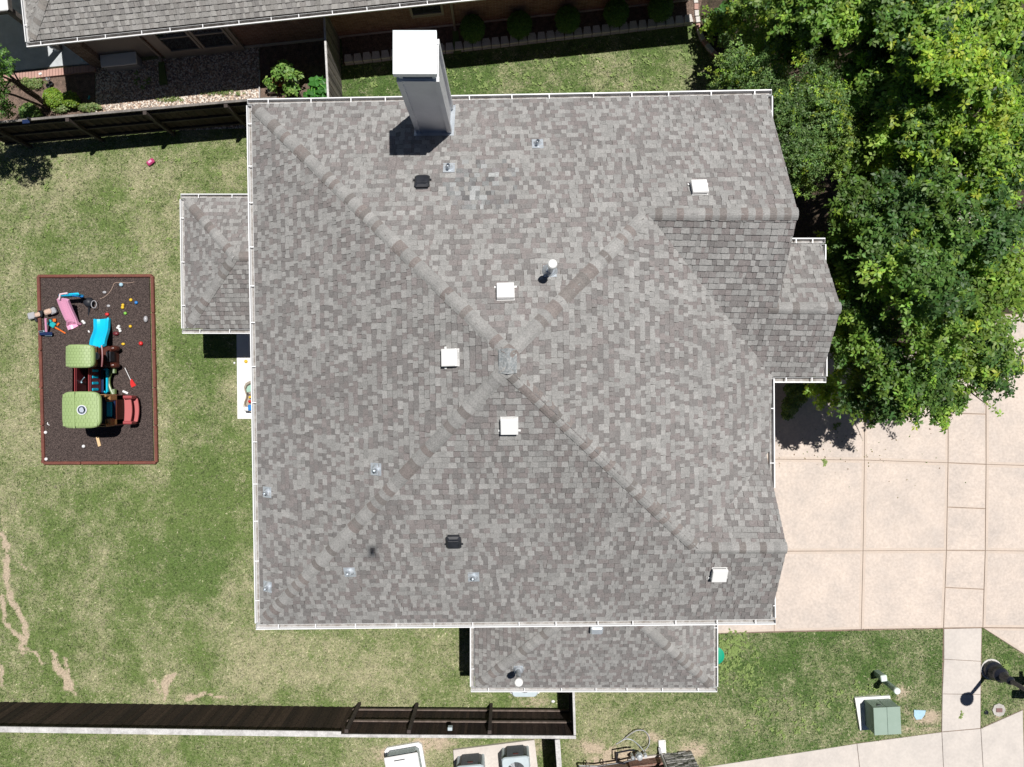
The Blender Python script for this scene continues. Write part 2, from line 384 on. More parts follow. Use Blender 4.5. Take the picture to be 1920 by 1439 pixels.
def lawn_mask(x, y):
    """x, y in photo pixels at ground level -> dryness, bare soil, deep green"""
    d = np.full(np.shape(x), .36)
    d += .14 * g_(x, y, 180, 330, 400, 90) + .20 * g_(x, y, 500, 1260, 900, 70) + .14 * g_(x, y, 20, 600, 60, 600)
    d -= .34 * g_(x, y, 385, 780, 75, 260) + .32 * g_(x, y, 330, 1050, 160, 110) + .22 * g_(x, y, 20, 800, 26, 300) + .15 * g_(x, y, 80, 450, 120, 40)
    d -= .12 * g_(x, y, 120, 940, 120, 60)
    top = ((y < 250) & (x > 600)) * 1.0; rt = ramp(x, 1050, 1400) * (y > 1100)
    d = d * (1 - top) + top * (.04 + .26 * (x - 650) / 700); d = d * (1 - rt) + rt * .17
    d += .18 * g_(x, y, 1150, 1400, 140, 80) + .12 * ramp(x, 1550, 1780) * rt + .10 * ramp(y, 1310, 1400) * rt
    d += (.30 * vnoise(x, y, 85, 1) + .22 * vnoise(x, y, 34, 2) + .18 * vnoise(x, y, 15, 3)) * (1 - .3 * rt)
    d += .10 * np.sin(x / 21.0 + .6 * vnoise(x, y, 200, 4)) * (x < 470) * (y > 400)
    b = np.zeros(np.shape(x))
    for cx, cy, sx, sy, a in (
                              (60, 1300, 40, 12, .4), (360, 1305, 40, 9, .5), (470, 1305, 60, 8, .45),
                              (430, 1308, 300, 6, .35), (8, 980, 12, 30, .5), (200, 1310, 100, 8, .3), (300, 345, 60, 30, .16), (250, 300, 200, 26, .22),
                              (690, 1405, 40, 18, .45), (810, 1395, 60, 22, .85), (750, 1415, 60, 22, .95), (1000, 1318, 60, 16, .55), (1010, 1400, 22, 40, .6), (1110, 1400, 40, 24, .8),
                              (1160, 1425, 70, 28, 1.0), (1225, 1382, 26, 14, .75), (1300, 1405, 34, 26, .75), (1340, 1420, 26, 14, .4), (1060, 1300, 20, 30, .35),
                              (1690, 1300, 20, 22, .75), (1700, 1330, 9, 22, .6), (1740, 1345, 36, 20, .8), (1715, 1368, 60, 9, .65), (1640, 1300, 34, 13, .4), (1600, 1385, 30, 9, .45),
                              (1560, 1400, 90, 8, .3), (1615, 1380, 16, 20, .5), (870, 1230, 16, 60, .3), (1150, 100, 9, 9, .3), (1210, 130, 12, 9, .35), (1352, 330, 40, 200, .4), (1870, 1344, 14, 9, .5)):
        b = np.maximum(b, a * g_(x, y, cx, cy, sx, sy))
    g = .35 * g_(x, y, 360, 1080, 120, 90) + .3 * g_(x, y, 385, 700, 60, 140)
    g = g + rt * .8; g = np.where(top > .5, .85 - .6 * (x - 650) / 700, g) + .12 * vnoise(x, y, 60, 6)
    def path(P, wd):
        xx = x + 5 * vnoise(x, y, 18, 14) + 3 * vnoise(x, y, 8, 15); yy = y + 5 * vnoise(x, y, 17, 16); o = np.full(np.shape(x), 1e9)
        for (x0, y0), (x1, y1) in zip(P[:-1], P[1:]):
            t = np.clip(((xx - x0) * (x1 - x0) + (yy - y0) * (y1 - y0)) / ((x1 - x0) ** 2 + (y1 - y0) ** 2), 0, 1); o = np.minimum(o, np.hypot(xx - x0 - t * (x1 - x0), yy - y0 - t * (y1 - y0)))
        return .95 * np.exp(-(o / (wd * (1 + .5 * vnoise(x, y, 25, 17)))) ** 2)
    for P, wd in (([(2, 1000), (14, 1040), (10, 1090), (28, 1130), (44, 1175), (50, 1215), (80, 1240)], 6), ([(2, 1120), (12, 1170), (40, 1200), (46, 1225)], 5), ([(100, 1222), (108, 1255), (128, 1275), (140, 1298)], 6),
                  ([(118, 1235), (126, 1262), (124, 1290)], 4), ([(325, 1262), (310, 1280), (306, 1316)], 7), ([(290, 1278), (296, 1300)], 4), ([(30, 1050), (48, 1068)], 4), ([(350, 1308), (380, 1302), (430, 1312)], 4), ([(0, 1250), (8, 1290)], 5)):
        b = np.maximum(b * .999, path(P, wd))
    b = b * 1.1 * (1 + .25 * vnoise(x, y, 14, 8) + .35 * vnoise(x, y, 7, 9))
    return np.clip(d, 0, 1), np.clip(b, 0, 1), np.clip(g, 0, 1)
def toPx(X, Y): return X * F / H + 960, 719.5 - Y * F / H
xs = [-1500, -300, -80, -35] + list(np.arange(-17.6, 17.61, .075)) + [35, 80, 300, 1500]
ys = [-1500, -300, -80, -30] + list(np.arange(-13.4, 13.41, .075)) + [30, 80, 300, 1500]
XX, YY = np.meshgrid(xs, ys); nx, ny = len(xs), len(ys)
me = bpy.data.meshes.new('ground')
idx = np.arange(nx * ny).reshape(ny, nx)
fa = np.stack([idx[:-1, :-1], idx[:-1, 1:], idx[1:, 1:], idx[1:, :-1]], -1).reshape(-1, 4)
me.from_pydata(np.stack([XX.ravel(), YY.ravel(), np.zeros(nx * ny)], -1).tolist(), [], fa.tolist())
px_, py_ = toPx(XX.ravel(), YY.ravel()); d_, b_, g2 = lawn_mask(px_, py_)
ca = me.color_attributes.new('Mask', 'FLOAT_COLOR', 'POINT')
ca.data.foreach_set('color', np.stack([d_, b_, g2, np.ones_like(d_)], -1).astype(np.float32).ravel())
me.materials.append(M['lawn']); ground = bpy.data.objects.new('ground', me); COL.objects.link(ground); tag(ground, kind='structure')

def slabs(mb, polys, z=.03, gap=.012, edge=.07):
    """each polygon (photo pixels) becomes a slab with a tooled border; material 0 field, 1 border"""
    for P in polys:
        pts = [G(*p) for p in P]
        a = sum(pts[i].x * pts[(i + 1) % len(pts)].y - pts[(i + 1) % len(pts)].x * pts[i].y for i in range(len(pts)))
        if a < 0: pts.reverse()
        def inset(q, dd):
            n = len(q); r = []
            for i in range(n):
                p0, p1, p2 = q[i - 1], q[i], q[(i + 1) % n]
                e1 = (p1 - p0).normalized(); e2 = (p2 - p1).normalized()
                n1 = Vector((-e1.y, e1.x, 0)); n2 = Vector((-e2.y, e2.x, 0)); k = n1 + n2
                r.append(p1 + k * (dd / max(k.dot(n1), .2)))
            return r
        o = inset(pts, gap / 2); i_ = inset(pts, gap / 2 + edge)
        n = len(o); b = len(mb.v)
        mb.v += [(p.x, p.y, 0) for p in o] + [(p.x, p.y, z - .006) for p in o] + [(p.x, p.y, z) for p in inset(pts, gap / 2 + .01)] + [(p.x, p.y, z) for p in i_]
        mb.cur = 1
        for k in range(3):
            for i in range(n):
                j = (i + 1) % n; mb.face((b + k * n + i, b + k * n + j, b + (k + 1) * n + j, b + (k + 1) * n + i))
        mb.cur = 0; mb.face([b + 3 * n + i for i in range(n)])
def sheet(name, P, m, z, **k):
    mb = MB(); mb.prism([G(*p) + Vector((0, 0, z)) for p in P][::-1], z + .05); return tag(mb.build(name, m, **k), kind='structure')
DRIVE = [(1330, 655), (1776, 655), (1776, 1178), (1330, 1188)]
mb = MB()
slabs(mb, [[(1330, 655), (1621, 655), (1620, 863), (1330, 860)], [(1621, 655), (1777, 655), (1776.5, 868), (1620, 863)],
           [(1330, 860), (1620, 863), (1617.5, 1033), (1330, 1034)], [(1620, 863), (1776.5, 868), (1773.5, 1032), (1617.5, 1033)],
           [(1330, 1034), (1451, 1034), (1451, 1184), (1330, 1188)], [(1451, 1034), (1617.5, 1033), (1614, 1180), (1451, 1184)], [(1617.5, 1033), (1773.5, 1032), (1768, 1177.5), (1614, 1180)],
           [(1848, 590), (2060, 590), (2060, 680), (1848, 677)], [(1848, 677), (2060, 680), (2060, 877), (1848, 871)], [(1848, 871), (2060, 877), (2060, 1035), (1846.5, 1032.5)],
           [(1846.5, 1032.5), (2060, 1035), (2060, 1178), (1842, 1176.5)], [(1843, 1177.5), (2060, 1179), (2060, 1308), (1925, 1230)],
           [(1921, 1229), (2060, 1310), (2060, 1480), (1921, 1480)]], gap=.014, edge=.08)
structure(mb, 'driveway', [M['concrete'], M['concrete_edge']])
mb = MB()
slabs(mb, [[(1777.5, 655), (1848, 655), (1847.5, 777), (1777, 775)], [(1777, 775), (1847.5, 777), (1848, 871), (1776.5, 868)],
           [(1776.5, 868), (1848, 871), (1847, 954), (1775, 951)], [(1775, 951), (1847, 954), (1846.5, 1032.5), (1773.5, 1032)],
           [(1773.5, 1032), (1846.5, 1032.5), (1844, 1105), (1771, 1101.5)], [(1771, 1101.5), (1844, 1105), (1842, 1176.5), (1768, 1177.5)]], gap=.02, edge=.03)
slabs(mb, [[(1777, y), (1848, y), (1848, y + 69), (1777, y + 69)] for y in range(-104, 586, 69)], gap=.016, edge=.03)
mb2 = MB()
slabs(mb2, [[(1769, 1179), (1840, 1177.5), (1838.5, 1240), (1769, 1236)], [(1769, 1236), (1838.5, 1240), (1838, 1302), (1766, 1301)], [(1766, 1301), (1838, 1302), (1837.5, 1365.5), (1765, 1372)],
            [(1765, 1372.5), (1838, 1366), (1846, 1500), (1771, 1500)], [(1606, 1394), (1765, 1372.5), (1771, 1500), (1618, 1500)],
            [(1200, 1459), (1308, 1440), (1400, 1426), (1540, 1404.5), (1606, 1394), (1618, 1500), (1200, 1500)], [(1838, 1366), (1917, 1331), (1921, 1500), (1846, 1500)]], gap=.016, edge=.03)
structure(mb, 'sidewalk', [M['concrete'], M['concrete_edge']]); structure(mb2, 'pavement', [M['walk'], M['walk']])
sheet('joint_bed', [(1329, 654), (1776, 654), (1776, -105), (1849, -105), (1849, 589), (2061, 589), (2061, 1481), (1922, 1481), (1925, 1231), (1843, 1178), (1329, 1189)], M['joint'], .006)
sheet('joint_bed', [(1768, 1178), (1841, 1178), (1838.5, 1365), (1918, 1330), (1922, 1501), (1200, 1501), (1200, 1460), (1308, 1441), (1400, 1427), (1540, 1405.5), (1606, 1394), (1764.5, 1372.5)], M['joint'], .0064)
# woodland floor and beds
sheet('woodland_floor', [(1322, -120), (1312, 40), (1325, 78), (1345, 108), (1380, 140), (1400, 200), (1400, 654), (1776, 654), (1776, -120)], M['dirtw'], .02)
sheet('verge_floor', [(1850, -120), (1850, 588), (2300, 588), (2300, -120)], M['dirtw'], .02)
sheet('planting_bed', [(640, 60), (1300, -30), (1322, -30), (1306, 44), (645, 122)], M['soil'], .08)
sheet('planting_bed', [(-150, 172), (-60, 162), (178, 133), (180, 250), (-150, 280)], M['soil'], .015)
sheet('planting_bed', [(487, 85), (637, 65), (640, 240), (487, 240)], M['soil'], .015)
sheet('gravel_bed', [(180, 127), (486, 86), (486, 240), (180, 250)], M['gravel'], .022)
sheet('patio_paving', [(-150, -80), (180, -80), (180, 121), (117, 126), (25, 136), (-150, 157)], M['flag'], .09)
mb = MB()
for i in range(58):       # soldier course of pavers along the patio edge
    a = lerp(-150, 178, i / 58); b = lerp(-150, 178, (i + 1) / 58) - .6
    f1 = lambda x: 139.1 - (x) * .1 + 0.0; f2 = lambda x: 153.5 - x * .11
    mb.prism([G(a, f2(a), .1), G(b, f2(b), .1), G(b, f1(b), .1), G(a, f1(a), .1)], .1)
structure(mb, 'paver_border', M['paver'])
# back patio slab and its shadowed part under the small roof
mb = MB(); slabs(mb, [[(444, 585), (520, 585), (520, 786), (446, 786)]], z=.06, edge=.02)
structure(mb, 'patio_slab', [M['patio'], M['patio']])
# steel edging between gravel and bed
mb = MB(); mb.box(G(487, 170, .05), (.03, 1.3, .1)); structure(mb, 'bed_edging', M['cap'])

# grass blades: uncountable, one object
EXCL = [[(505, 215), (1400, 215), (1400, 1130), (505, 1130)], [(68, 512), (288, 512), (294, 874), (78, 874)], DRIVE, [(1322, -120), (1312, 40), (1345, 108), (1400, 200), (1400, 660), (1776, 660), (1776, -120)],
        [(630, -60), (1330, -60), (1306, 52), (643, 130)], [(-200, -100), (640, -100), (640, 235), (-200, 275)], [(1776, -100), (2100, -100), (2100, 1178), (1768, 1178)],
        [(1768, 1176), (1841, 1176), (1838.5, 1366), (1765, 1373)], [(1200, 1459), (1308, 1439), (1400, 1425), (1540, 1403.5), (1765, 1372.5), (1840, 1366), (1917, 1331), (1925, 1228), (2100, 1330), (2100, 1500), (1250, 1500)],
        [(1842, 1176), (2100, 1176), (2100, 1330), (1925, 1229)], [(444, 580), (520, 580), (520, 787), (445, 787)], [(930, 1180), (1340, 1180), (1300, 1255), (930, 1255)],
        [(847, 1400), (1000, 1383), (1012, 1500), (850, 1500)], [(1604, 1306), (1668, 1303), (1682, 1372), (1612, 1372)]]
def blades(n):
    x = nr.uniform(-60, 1990, n); y = nr.uniform(20, 1460, n); keep = np.ones(n, bool)
    for i_, P in enumerate(EXCL): keep &= ~inpoly(x, y, P) | ((i_ == 1) & (nr.rand(n) < .30 * np.clip((118 - x) / 40, 0, 1) * (vnoise(x, y, 14, 19) > -.3)))
    d, b, g = lawn_mask(x, y)
    keep &= nr.rand(n) > (b - .3) * 1.5
    x, y, d, g = x[keep], y[keep], d[keep], g[keep]; n = len(x)
    X = (x - 960) * H / F; Y = (719.5 - y) * H / F
    an = nr.uniform(0, 2 * np.pi, n); h = nr.uniform(.02, .05, n) + .045 * inpoly(x, y, EXCL[1]); ln = nr.uniform(.03, .09, n); wd = nr.uniform(.006, .014, n)
    dx, dy = np.cos(an), np.sin(an)
    v = np.zeros((n, 3, 3)); v[:, 0] = np.stack([X - dy * wd, Y + dx * wd, np.zeros(n)], -1); v[:, 1] = np.stack([X + dy * wd, Y - dx * wd, np.zeros(n)], -1)
    v[:, 2] = np.stack([X + dx * ln, Y + dy * ln, h], -1)
    dryb = (nr.rand(n) < np.clip(d * 1.05 - .06 + .45 * vnoise(x, y, 9, 13), 0, .92))
    c = np.where(dryb[:, None], np.array([.43, .41, .27]), np.array([.135, .195, .058]) * (1 - g[:, None]) + np.array([.072, .138, .033]) * g[:, None]) * nr.uniform(.5, 1.5, (n, 1)) * (1 + .34 * vnoise(x, y, 5, 11) + .34 * vnoise(x, y, 11, 12))[:, None]
    return v.reshape(-1, 3), c
def trimesh(name, v, c, m, k=3):
    n = len(v) // k; me = bpy.data.meshes.new(name)
    me.vertices.add(len(v)); me.vertices.foreach_set('co', v.astype(np.float32).ravel())
    me.loops.add(len(v)); me.loops.foreach_set('vertex_index', np.arange(len(v), dtype=np.int32))
    me.polygons.add(n); me.polygons.foreach_set('loop_start', np.arange(0, len(v), k, dtype=np.int32))
    me.update(calc_edges=True)
    ca = me.color_attributes.new('Col', 'FLOAT_COLOR', 'CORNER')
    ca.data.foreach_set('color', np.repeat(np.concatenate([c, np.ones((n, 1))], 1), k, 0).astype(np.float32).ravel())
    me.materials.append(m); o = bpy.data.objects.new(name, me); COL.objects.link(o); return o
v, c = blades(420000)
tag(trimesh('grass', v, c, M['blade']), 'short mown grass, part green and part straw coloured, round the house', 'grass', kind='stuff')
# weeds: small rosettes of broad pale leaves scattered in the lawn
def weeds(spots):
    vs, cs = [], []
    for (x, y, r, n) in spots:
        for _ in range(n):
            q = G(x + rng.gauss(0, r), y + rng.gauss(0, r)); 
            for k in range(rng.randint(5, 8)):
                a = rng.uniform(0, 6.28); l = rng.uniform(.06, .13); wd = l * .22; h = rng.uniform(.03, .06)
                d = Vector((math.cos(a), math.sin(a), 0)); s_ = Vector((-d.y, d.x, 0))
                P = [q + Vector((0, 0, .03)), q + d * l * .5 + s_ * wd + Vector((0, 0, h)), q + d * l + Vector((0, 0, h * .8)), q + d * l * .5 - s_ * wd + Vector((0, 0, h))]
                vs += [tuple(p) for p in P]; f = rng.uniform(.8, 1.25); cs.append((.24 * f, .33 * f, .10 * f))
    return np.array(vs), np.array(cs)
sp = [(rng.uniform(660, 1300), rng.uniform(90, 175), 6, 2) for _ in range(60)] + [(rng.uniform(1352, 1420), rng.uniform(1195, 1275), 8, 4) for _ in range(34)] + \
     [(rng.uniform(1400, 1560), rng.uniform(1290, 1380), 8, 1) for _ in range(40)] + [(rng.uniform(10, 440), rng.uniform(280, 480), 8, 1) for _ in range(34)] + \
     [(1640, 1290, 12, 8), (1563, 1290, 10, 5), (1610, 1310, 14, 8), (1885, 1252, 5, 6), (1545, 866, 2, 5), (1570, 800, 3, 5), (1800, 1345, 5, 2), (265, 152, 8, 8)]
v, c = weeds(sp)
tag(trimesh('lawn_weeds', v, c, M['blade'], 4), 'small pale broad-leaved weeds scattered through the lawns', 'weeds', kind='stuff')
# ---------------------------------------------------------------- shingled planes
LIGHT = [(.345, .34, .33), (.325, .321, .312), (.365, .36, .35), (.305, .301, .293)]
DARK = [(.25, .235, .229), (.232, .219, .214), (.26, .237, .231), (.222, .212, .207), (.255, .231, .226)]
def pal(dk, warm=0.0):
    c = rng.choice(DARK if dk else LIGHT); k = rng.uniform(.88, 1.01); return (c[0] * k * (1 + warm), c[1] * k, c[2] * k * (1 - warm))
def clip(P, a, b, up):
    """keep the part of polygon P on the inner side of edge a->b (2-D)"""
    out = []; n = len(P); ex, ey = b[0] - a[0], b[1] - a[1]
    s = lambda p: (ex * (p[1] - a[1]) - ey * (p[0] - a[0])) * up
    for i in range(n):
        p, q = P[i], P[(i + 1) % n]; sp_, sq = s(p), s(q)
        if sp_ >= 0: out.append(p)
        if (sp_ >= 0) != (sq >= 0):
            t = sp_ / (sp_ - sq); out.append((p[0] + (q[0] - p[0]) * t, p[1] + (q[1] - p[1]) * t))
    return out
EXPO = .143
PATCH = Vector((-.56, 4.45, 7.9))      # mended patch on the north slope
def shingle(mb, polys, pl, v0=None, warm=0.0, thick=1.0):
    n = pl[0]; u = Vector((0, 0, 1)).cross(n).normalized(); v = n.cross(u).normalized()
    o = polys[0][0]; Q = [[((p - o).dot(u), (p - o).dot(v)) for p in P] for P in polys]
    allp = [q for P in Q for q in P]; vmin = min(q[1] for q in allp) if v0 is None else (v0 - o).dot(v)
    rows = int((max(q[1] for q in allp) - vmin) / EXPO) + 1
    for r in range(-1, rows + 1):
        va, vb = vmin + r * EXPO, vmin + (r + 1) * EXPO
        umin, umax = min(q[0] for q in allp), max(q[0] for q in allp)
        x = umin - rng.uniform(0, .3); tab = rng.random() < .5
        vv = va + rng.uniform(-.003, .003)
        while x < umax:
            wd = rng.choice((.08, .11, .13, .15, .17, .09)) * rng.uniform(.9, 1.1)
            if tab: t0 = .024 * thick; dk = rng.random() < .33
            else: t0 = .011 * thick; dk = rng.random() < .66
            c = pal(dk, warm); wp = o + u * x + v * vv; kk = 1 + .045 * float(vnoise(wp.x, wp.y, 1.7, 3)) + .03 * float(vnoise(wp.x, wp.y, .6, 5)); c = tuple(q * kk for q in c)
            if (wp - PATCH).length < .85 and rng.random() < .45: kk = rng.choice((.74, .82, 1.12, 1.2)); c = (c[0] * kk * .96, c[1] * kk, c[2] * kk * 1.03)
            rect = [(x, vv), (x + wd, vv), (x + wd + rng.uniform(-.012, .012), vb + .004), (x + rng.uniform(-.012, .012), vb + .004)]
            for P in Q:
                C = rect; m = len(P)
                ar = sum(P[i][0] * P[(i + 1) % m][1] - P[(i + 1) % m][0] * P[i][1] for i in range(m))
                for i in range(m):
                    C = clip(C, P[i], P[(i + 1) % m], 1 if ar > 0 else -1)
                    if len(C) < 3: break
                if len(C) < 3: continue
                tops = [(C, c)]
                if vb - .03 > vv:      # granule band darkened as a painted shadow line under the tabs above
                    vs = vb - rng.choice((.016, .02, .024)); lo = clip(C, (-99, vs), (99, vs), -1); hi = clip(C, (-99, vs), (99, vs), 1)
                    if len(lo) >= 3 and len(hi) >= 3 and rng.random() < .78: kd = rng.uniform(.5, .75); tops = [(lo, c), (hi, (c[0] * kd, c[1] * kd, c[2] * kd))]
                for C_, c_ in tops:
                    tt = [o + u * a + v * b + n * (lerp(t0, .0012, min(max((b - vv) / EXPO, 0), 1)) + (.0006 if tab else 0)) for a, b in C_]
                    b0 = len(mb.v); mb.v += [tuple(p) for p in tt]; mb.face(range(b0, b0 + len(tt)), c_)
                top = [o + u * a + v * b + n * (lerp(t0, .0012, min(max((b - vv) / EXPO, 0), 1)) + (.0006 if tab else 0)) for a, b in C]
                b0 = len(mb.v); k = len(C); mb.v += [tuple(p) for p in top]
                base = [o + u * a + v * b - n * .004 for a, b in C]; mb.v += [tuple(p) for p in base]
                for i in range(k):
                    j = (i + 1) % k
                    if min(C[i][1], C[j][1]) > vb - .01: continue
                    mb.face((b0 + i, b0 + k + i, b0 + k + j, b0 + j), (c[0] * .55, c[1] * .55, c[2] * .55))
            x += wd; tab = not tab if rng.random() < .86 else tab
def ridge(mb, a, b, p1, p2, half=.142, expo=.15):
    """overlapping cap shingles from a (low) to b (high) over the crease of planes p1 and p2"""
    L = (b - a).length; t = (b - a) / L
    if a.z < b.z - .3: a = a + t * .12; L -= .12
    def down(pl, other):
        d = pl[0].cross(t).normalized()
        return d if d.z < 0 else -d      # downhill, away from the crease
    d1, d2 = down(p1, p2), down(p2, p1)
    up = (p1[0] + p2[0]).normalized(); N = max(1, int(L / expo)); e = L / N; dk = False
    for i in range(N):
        s0, s1 = i * e - .012, (i + 1) * e + .05
        dk = rng.random() < (.3 if dk else .4); c = pal(dk, .03 if dk else 0); c = tuple(q * (.95 if dk else 1.03) for q in c)
        hw = half * rng.uniform(.97, 1.03); rings = []
        for s_, lf in ((s0, .030), (s1, .016)):
            o = a + t * s_
            rings.append([o + d1 * hw + p1[0] * lf, o + d1 * hw * .55 + p1[0] * (lf + .010), o + d1 * hw * .2 + p1[0] * (lf + .006) , o + d2 * hw * .2 + p2[0] * (lf + .006), o + d2 * hw * .55 + p2[0] * (lf + .010), o + d2 * hw + p2[0] * lf])
        b0 = len(mb.v)
        for rg in rings: mb.v += [tuple(p) for p in rg]
        for k in range(5): mb.face((b0 + k, b0 + k + 1, b0 + 7 + k, b0 + 6 + k), c)
        o = a + t * s0; low = [rings[0][k] - (p1 if k < 3 else p2)[0] * .055 for k in range(6)]
        b1 = len(mb.v); mb.v += [tuple(p) for p in low]
        for k in range(5): mb.face((b0 + k + 1, b0 + k, b1 + k, b1 + k + 1), tuple(q * .8 for q in c))
        for k, kk in ((0, 6), (5, 11)):
            b2 = len(mb.v); pn = (p1 if k == 0 else p2)[0]
            mb.v += [tuple(Vector(mb.v[b0 + k]) - pn * .055), tuple(Vector(mb.v[b0 + kk]) - pn * .055)]
            mb.face((b0 + k, b0 + kk, b2 + 1, b2) if k == 0 else (b0 + kk, b0 + k, b2, b2 + 1), tuple(q * .85 for q in c))
def deck(mb, polys, pl, t=.11):
    n = pl[0]
    for P in polys:
        q = [p - n * .003 for p in P]
        a = sum(q[i].x * q[(i + 1) % len(q)].y - q[(i + 1) % len(q)].x * q[i].y for i in range(len(q)))
        if a < 0: q.reverse()
        mb.prism(q, 0, d=Vector((0, 0, -t)))
def add_roof(parent, items, caps, label=None, warm=0.0, thick=1.0):
    """items: list of (polygons, plane); caps: list of (a, b, plane1, plane2)"""
    mb = MB()
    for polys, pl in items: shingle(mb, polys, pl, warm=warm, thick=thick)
    r = mb.build('roof', M['shingle'], parent)
    if label: r['label'] = label
    mb = MB()
    for polys, pl in items: deck(mb, polys, pl)
    mb.build('roof_deck', M['deck'], r)
    if caps:
        for c_ in caps: mb = MB(); ridge(mb, *c_); mb.build('ridge_cap', M['shingle'], r)
    return r
def gutter(parent, a, b, outw, w_=.125, step=.95, ends=True, hangers=True, h_=.11, off=0.03):
    """open trough along a->b; outw = unit vector away from the house; hangers are sub-parts"""
    a, b = Vector(a), Vector(b); t = (b - a).normalized(); up = Vector((0, 0, 1)); o = outw * off
    z0 = -.03
    prof = [(0, z0), (.006, z0), (.006, z0 - h_ + .012), (w_ * .72, z0 - h_ + .012), (w_ - .012, z0 - .035), (w_ - .012, z0 - .004), (w_ - .026, z0 - .004), (w_ - .026, z0 + .004), (w_, z0 + .004), (w_, z0 - .035), (w_ * .75, z0 - h_), (0, z0 - h_)]
    mb = MB(); rr = [[p + o + outw * x + up * z for x, z in prof] for p in (a, b)]
    mb.loft(rr)
    for q in (1, 2): mb.mi[q] = 1  # inner wall and bottom of the trough get a darker mottled grey
    for p, s in ((a, 1), (b, -1)):
        q = [(0, z0), (0, z0 - h_), (w_ * .75, z0 - h_), (w_, z0 - .035), (w_, z0)]
        mb.prism([p + o + outw * x + up * z for x, z in q], 0, d=t * s * .004)
    g = mb.build('gutter', [M['white'], M['trough_grey']], parent)
    if hangers:
        L = (b - a).length; k = max(1, int(L / step)); first = None
        for i in range(k):
            c = a + t * (L * (i + .5) / k + rng.uniform(-.08, .08)) + o + outw * (w_ * .46) + up * (z0 + .003)
            if first is None:
                hb = MB(); hb.box(c, (w_ * .98, .024, .008), frame=(outw, Vector((-outw.y, outw.x, 0)), up)); hb.box(c + outw * -.03 - up * .02, (.012, .02, .03), frame=(outw, Vector((-outw.y, outw.x, 0)), up))
                first = hb.build('gutter_hanger', M['white'], g, origin=c); c0 = c
            else:
                d = first.copy(); COL.objects.link(d); d.parent = g; d.location = c - wl(g)
    return g

# ---------------------------------------------------------------- main house planes
HE = 6.3
house = thing('brick_house', 'large house under grey and mauve shingled hip roof with tall white chimney', 'house', (0, 0, 0))
nNW, nNE, nSE, nSW = G(473, 197, HE), G(1438, 179, HE), G(1444, 1160, HE), G(489, 1170, HE)
P1, P2 = G(954, 664, 10.34), G(950, 691, 10.34)
PN = plane3(nNW, nNE, P1); PW = plane3(nNW, nSW, (P1 + P2) / 2); PS = plane3(nSW, nSE, P2); PE = plane3(G(1441, 712, HE), G(1443, 905, HE), (P1 + P2) / 2 + Vector((0, 0, 0)))
def hippt(pa, pb, py):
    d = pa[0].cross(pb[0]); lo = inter(pa, pb, (Vector((0, 0, 1)), HE)); hi = inter(pa, pb, (Vector((0, 0, 1)), 10.2)); a, b = 0., 1.
    f = lambda t: 719.5 - F * (lerp(lo, hi, t).y) / (H - lerp(lo, hi, t).z) - py
    fa = f(a)
    for _ in range(60):
        m = (a + b) / 2; fm = f(m)
        if (fm > 0) == (fa > 0): a = m
        else: b = m
    return lerp(lo, hi, (a + b) / 2)
J1 = hippt(PN, PE, 401); J2 = hippt(PS, PE, 1029)
R1 = on(PN, 1496, 399); R1.z = zat(PN, R1.x, J1.y); R1.y = J1.y; R1.z = zat(PN, R1.x, R1.y)
R2 = on(PS, 1475, 1030); R2.y = J2.y; R2.z = zat(PS, R2.x, R2.y)
XR = R1.x
J1.z = zat(PN, J1.x, J1.y)
PG1 = plane3(J1, R1, J1 + Vector((0, -1, -.65)) ) if True else None
PG1 = plane3(J1, Vector((R1.x, R1.y, R1.z)), J1 + Vector((0, -1, -.65)))
PG2 = plane3(J2, R2, J2 + Vector((0, 1, -.65)))
V1 = on(PG1, 1449, 706); ye1 = V1.y; he1 = V1.z
V1 = inter(PG1, PE, (Vector((0, 1, 0)), ye1))
Q = Vector((XR, ye1, zat(PG1, XR, ye1)))
V2 = inter(PG2, PE, (Vector((0, 0, 1)), HE)); K = Vector((R2.x, V2.y, zat(PG2, R2.x, V2.y)))
B2 = on(PG1, 1566, 577); B1 = Vector((XR, B2.y, zat(PG1, XR, B2.y)))
XB = G(1540, 706, he1).x; B2.x = XB; B2.z = zat(PG1, XB, B2.y)
B3 = Vector((XB, ye1, zat(PG1, XB, ye1)))
PB = plane3(B1, B2, B1 + Vector((0, 1, -.65)))
yb = on(PB, 1520, 458).y; X0 = XR - .6
B4 = Vector((XB, yb, zat(PB, XB, yb))); B5 = Vector((X0, yb, zat(PB, X0, yb))); B0 = Vector((X0, B2.y, zat(PB, X0, B2.y)))
E1 = Vector((V1.x, V1.y, V1.z)); EE1 = inter(PE, PG1, (Vector((0, 0, 1)), HE)) 
0 and print('J1', J1, 'R1', R1, 'J2', J2, 'R2', R2, 'V1', V1, 'V2', V2, 'he1', he1, 'XR', XR, 'XB', XB, 'B2', B2, 'yb', yb, B4.z)
eaveE_top = Vector((inter(PE, (Vector((0, 1, 0)), ye1), (Vector((0, 0, 1)), HE)).x, ye1, HE))
VX = inter(PG1, PE, (Vector((1, 0, 0)), XR)); VK = inter(PG2, PE, (Vector((1, 0, 0)), R2.x))
items = [([[nNW, nNE, R1, J1], [nNW, J1, P1]], PN), ([[nNW, P1, P2, nSW]], PW), ([[nSW, J2, R2, nSE], [nSW, P2, J2]], PS),
         ([[P1, J1, V1, V2, J2, P2]], PE), ([[J1, R1, VX], [B1, B2, B3, V1, VX]], PG1), ([[J2, VK, R2]], PG2), ([[B0, B2, B4, B5]], PB)]
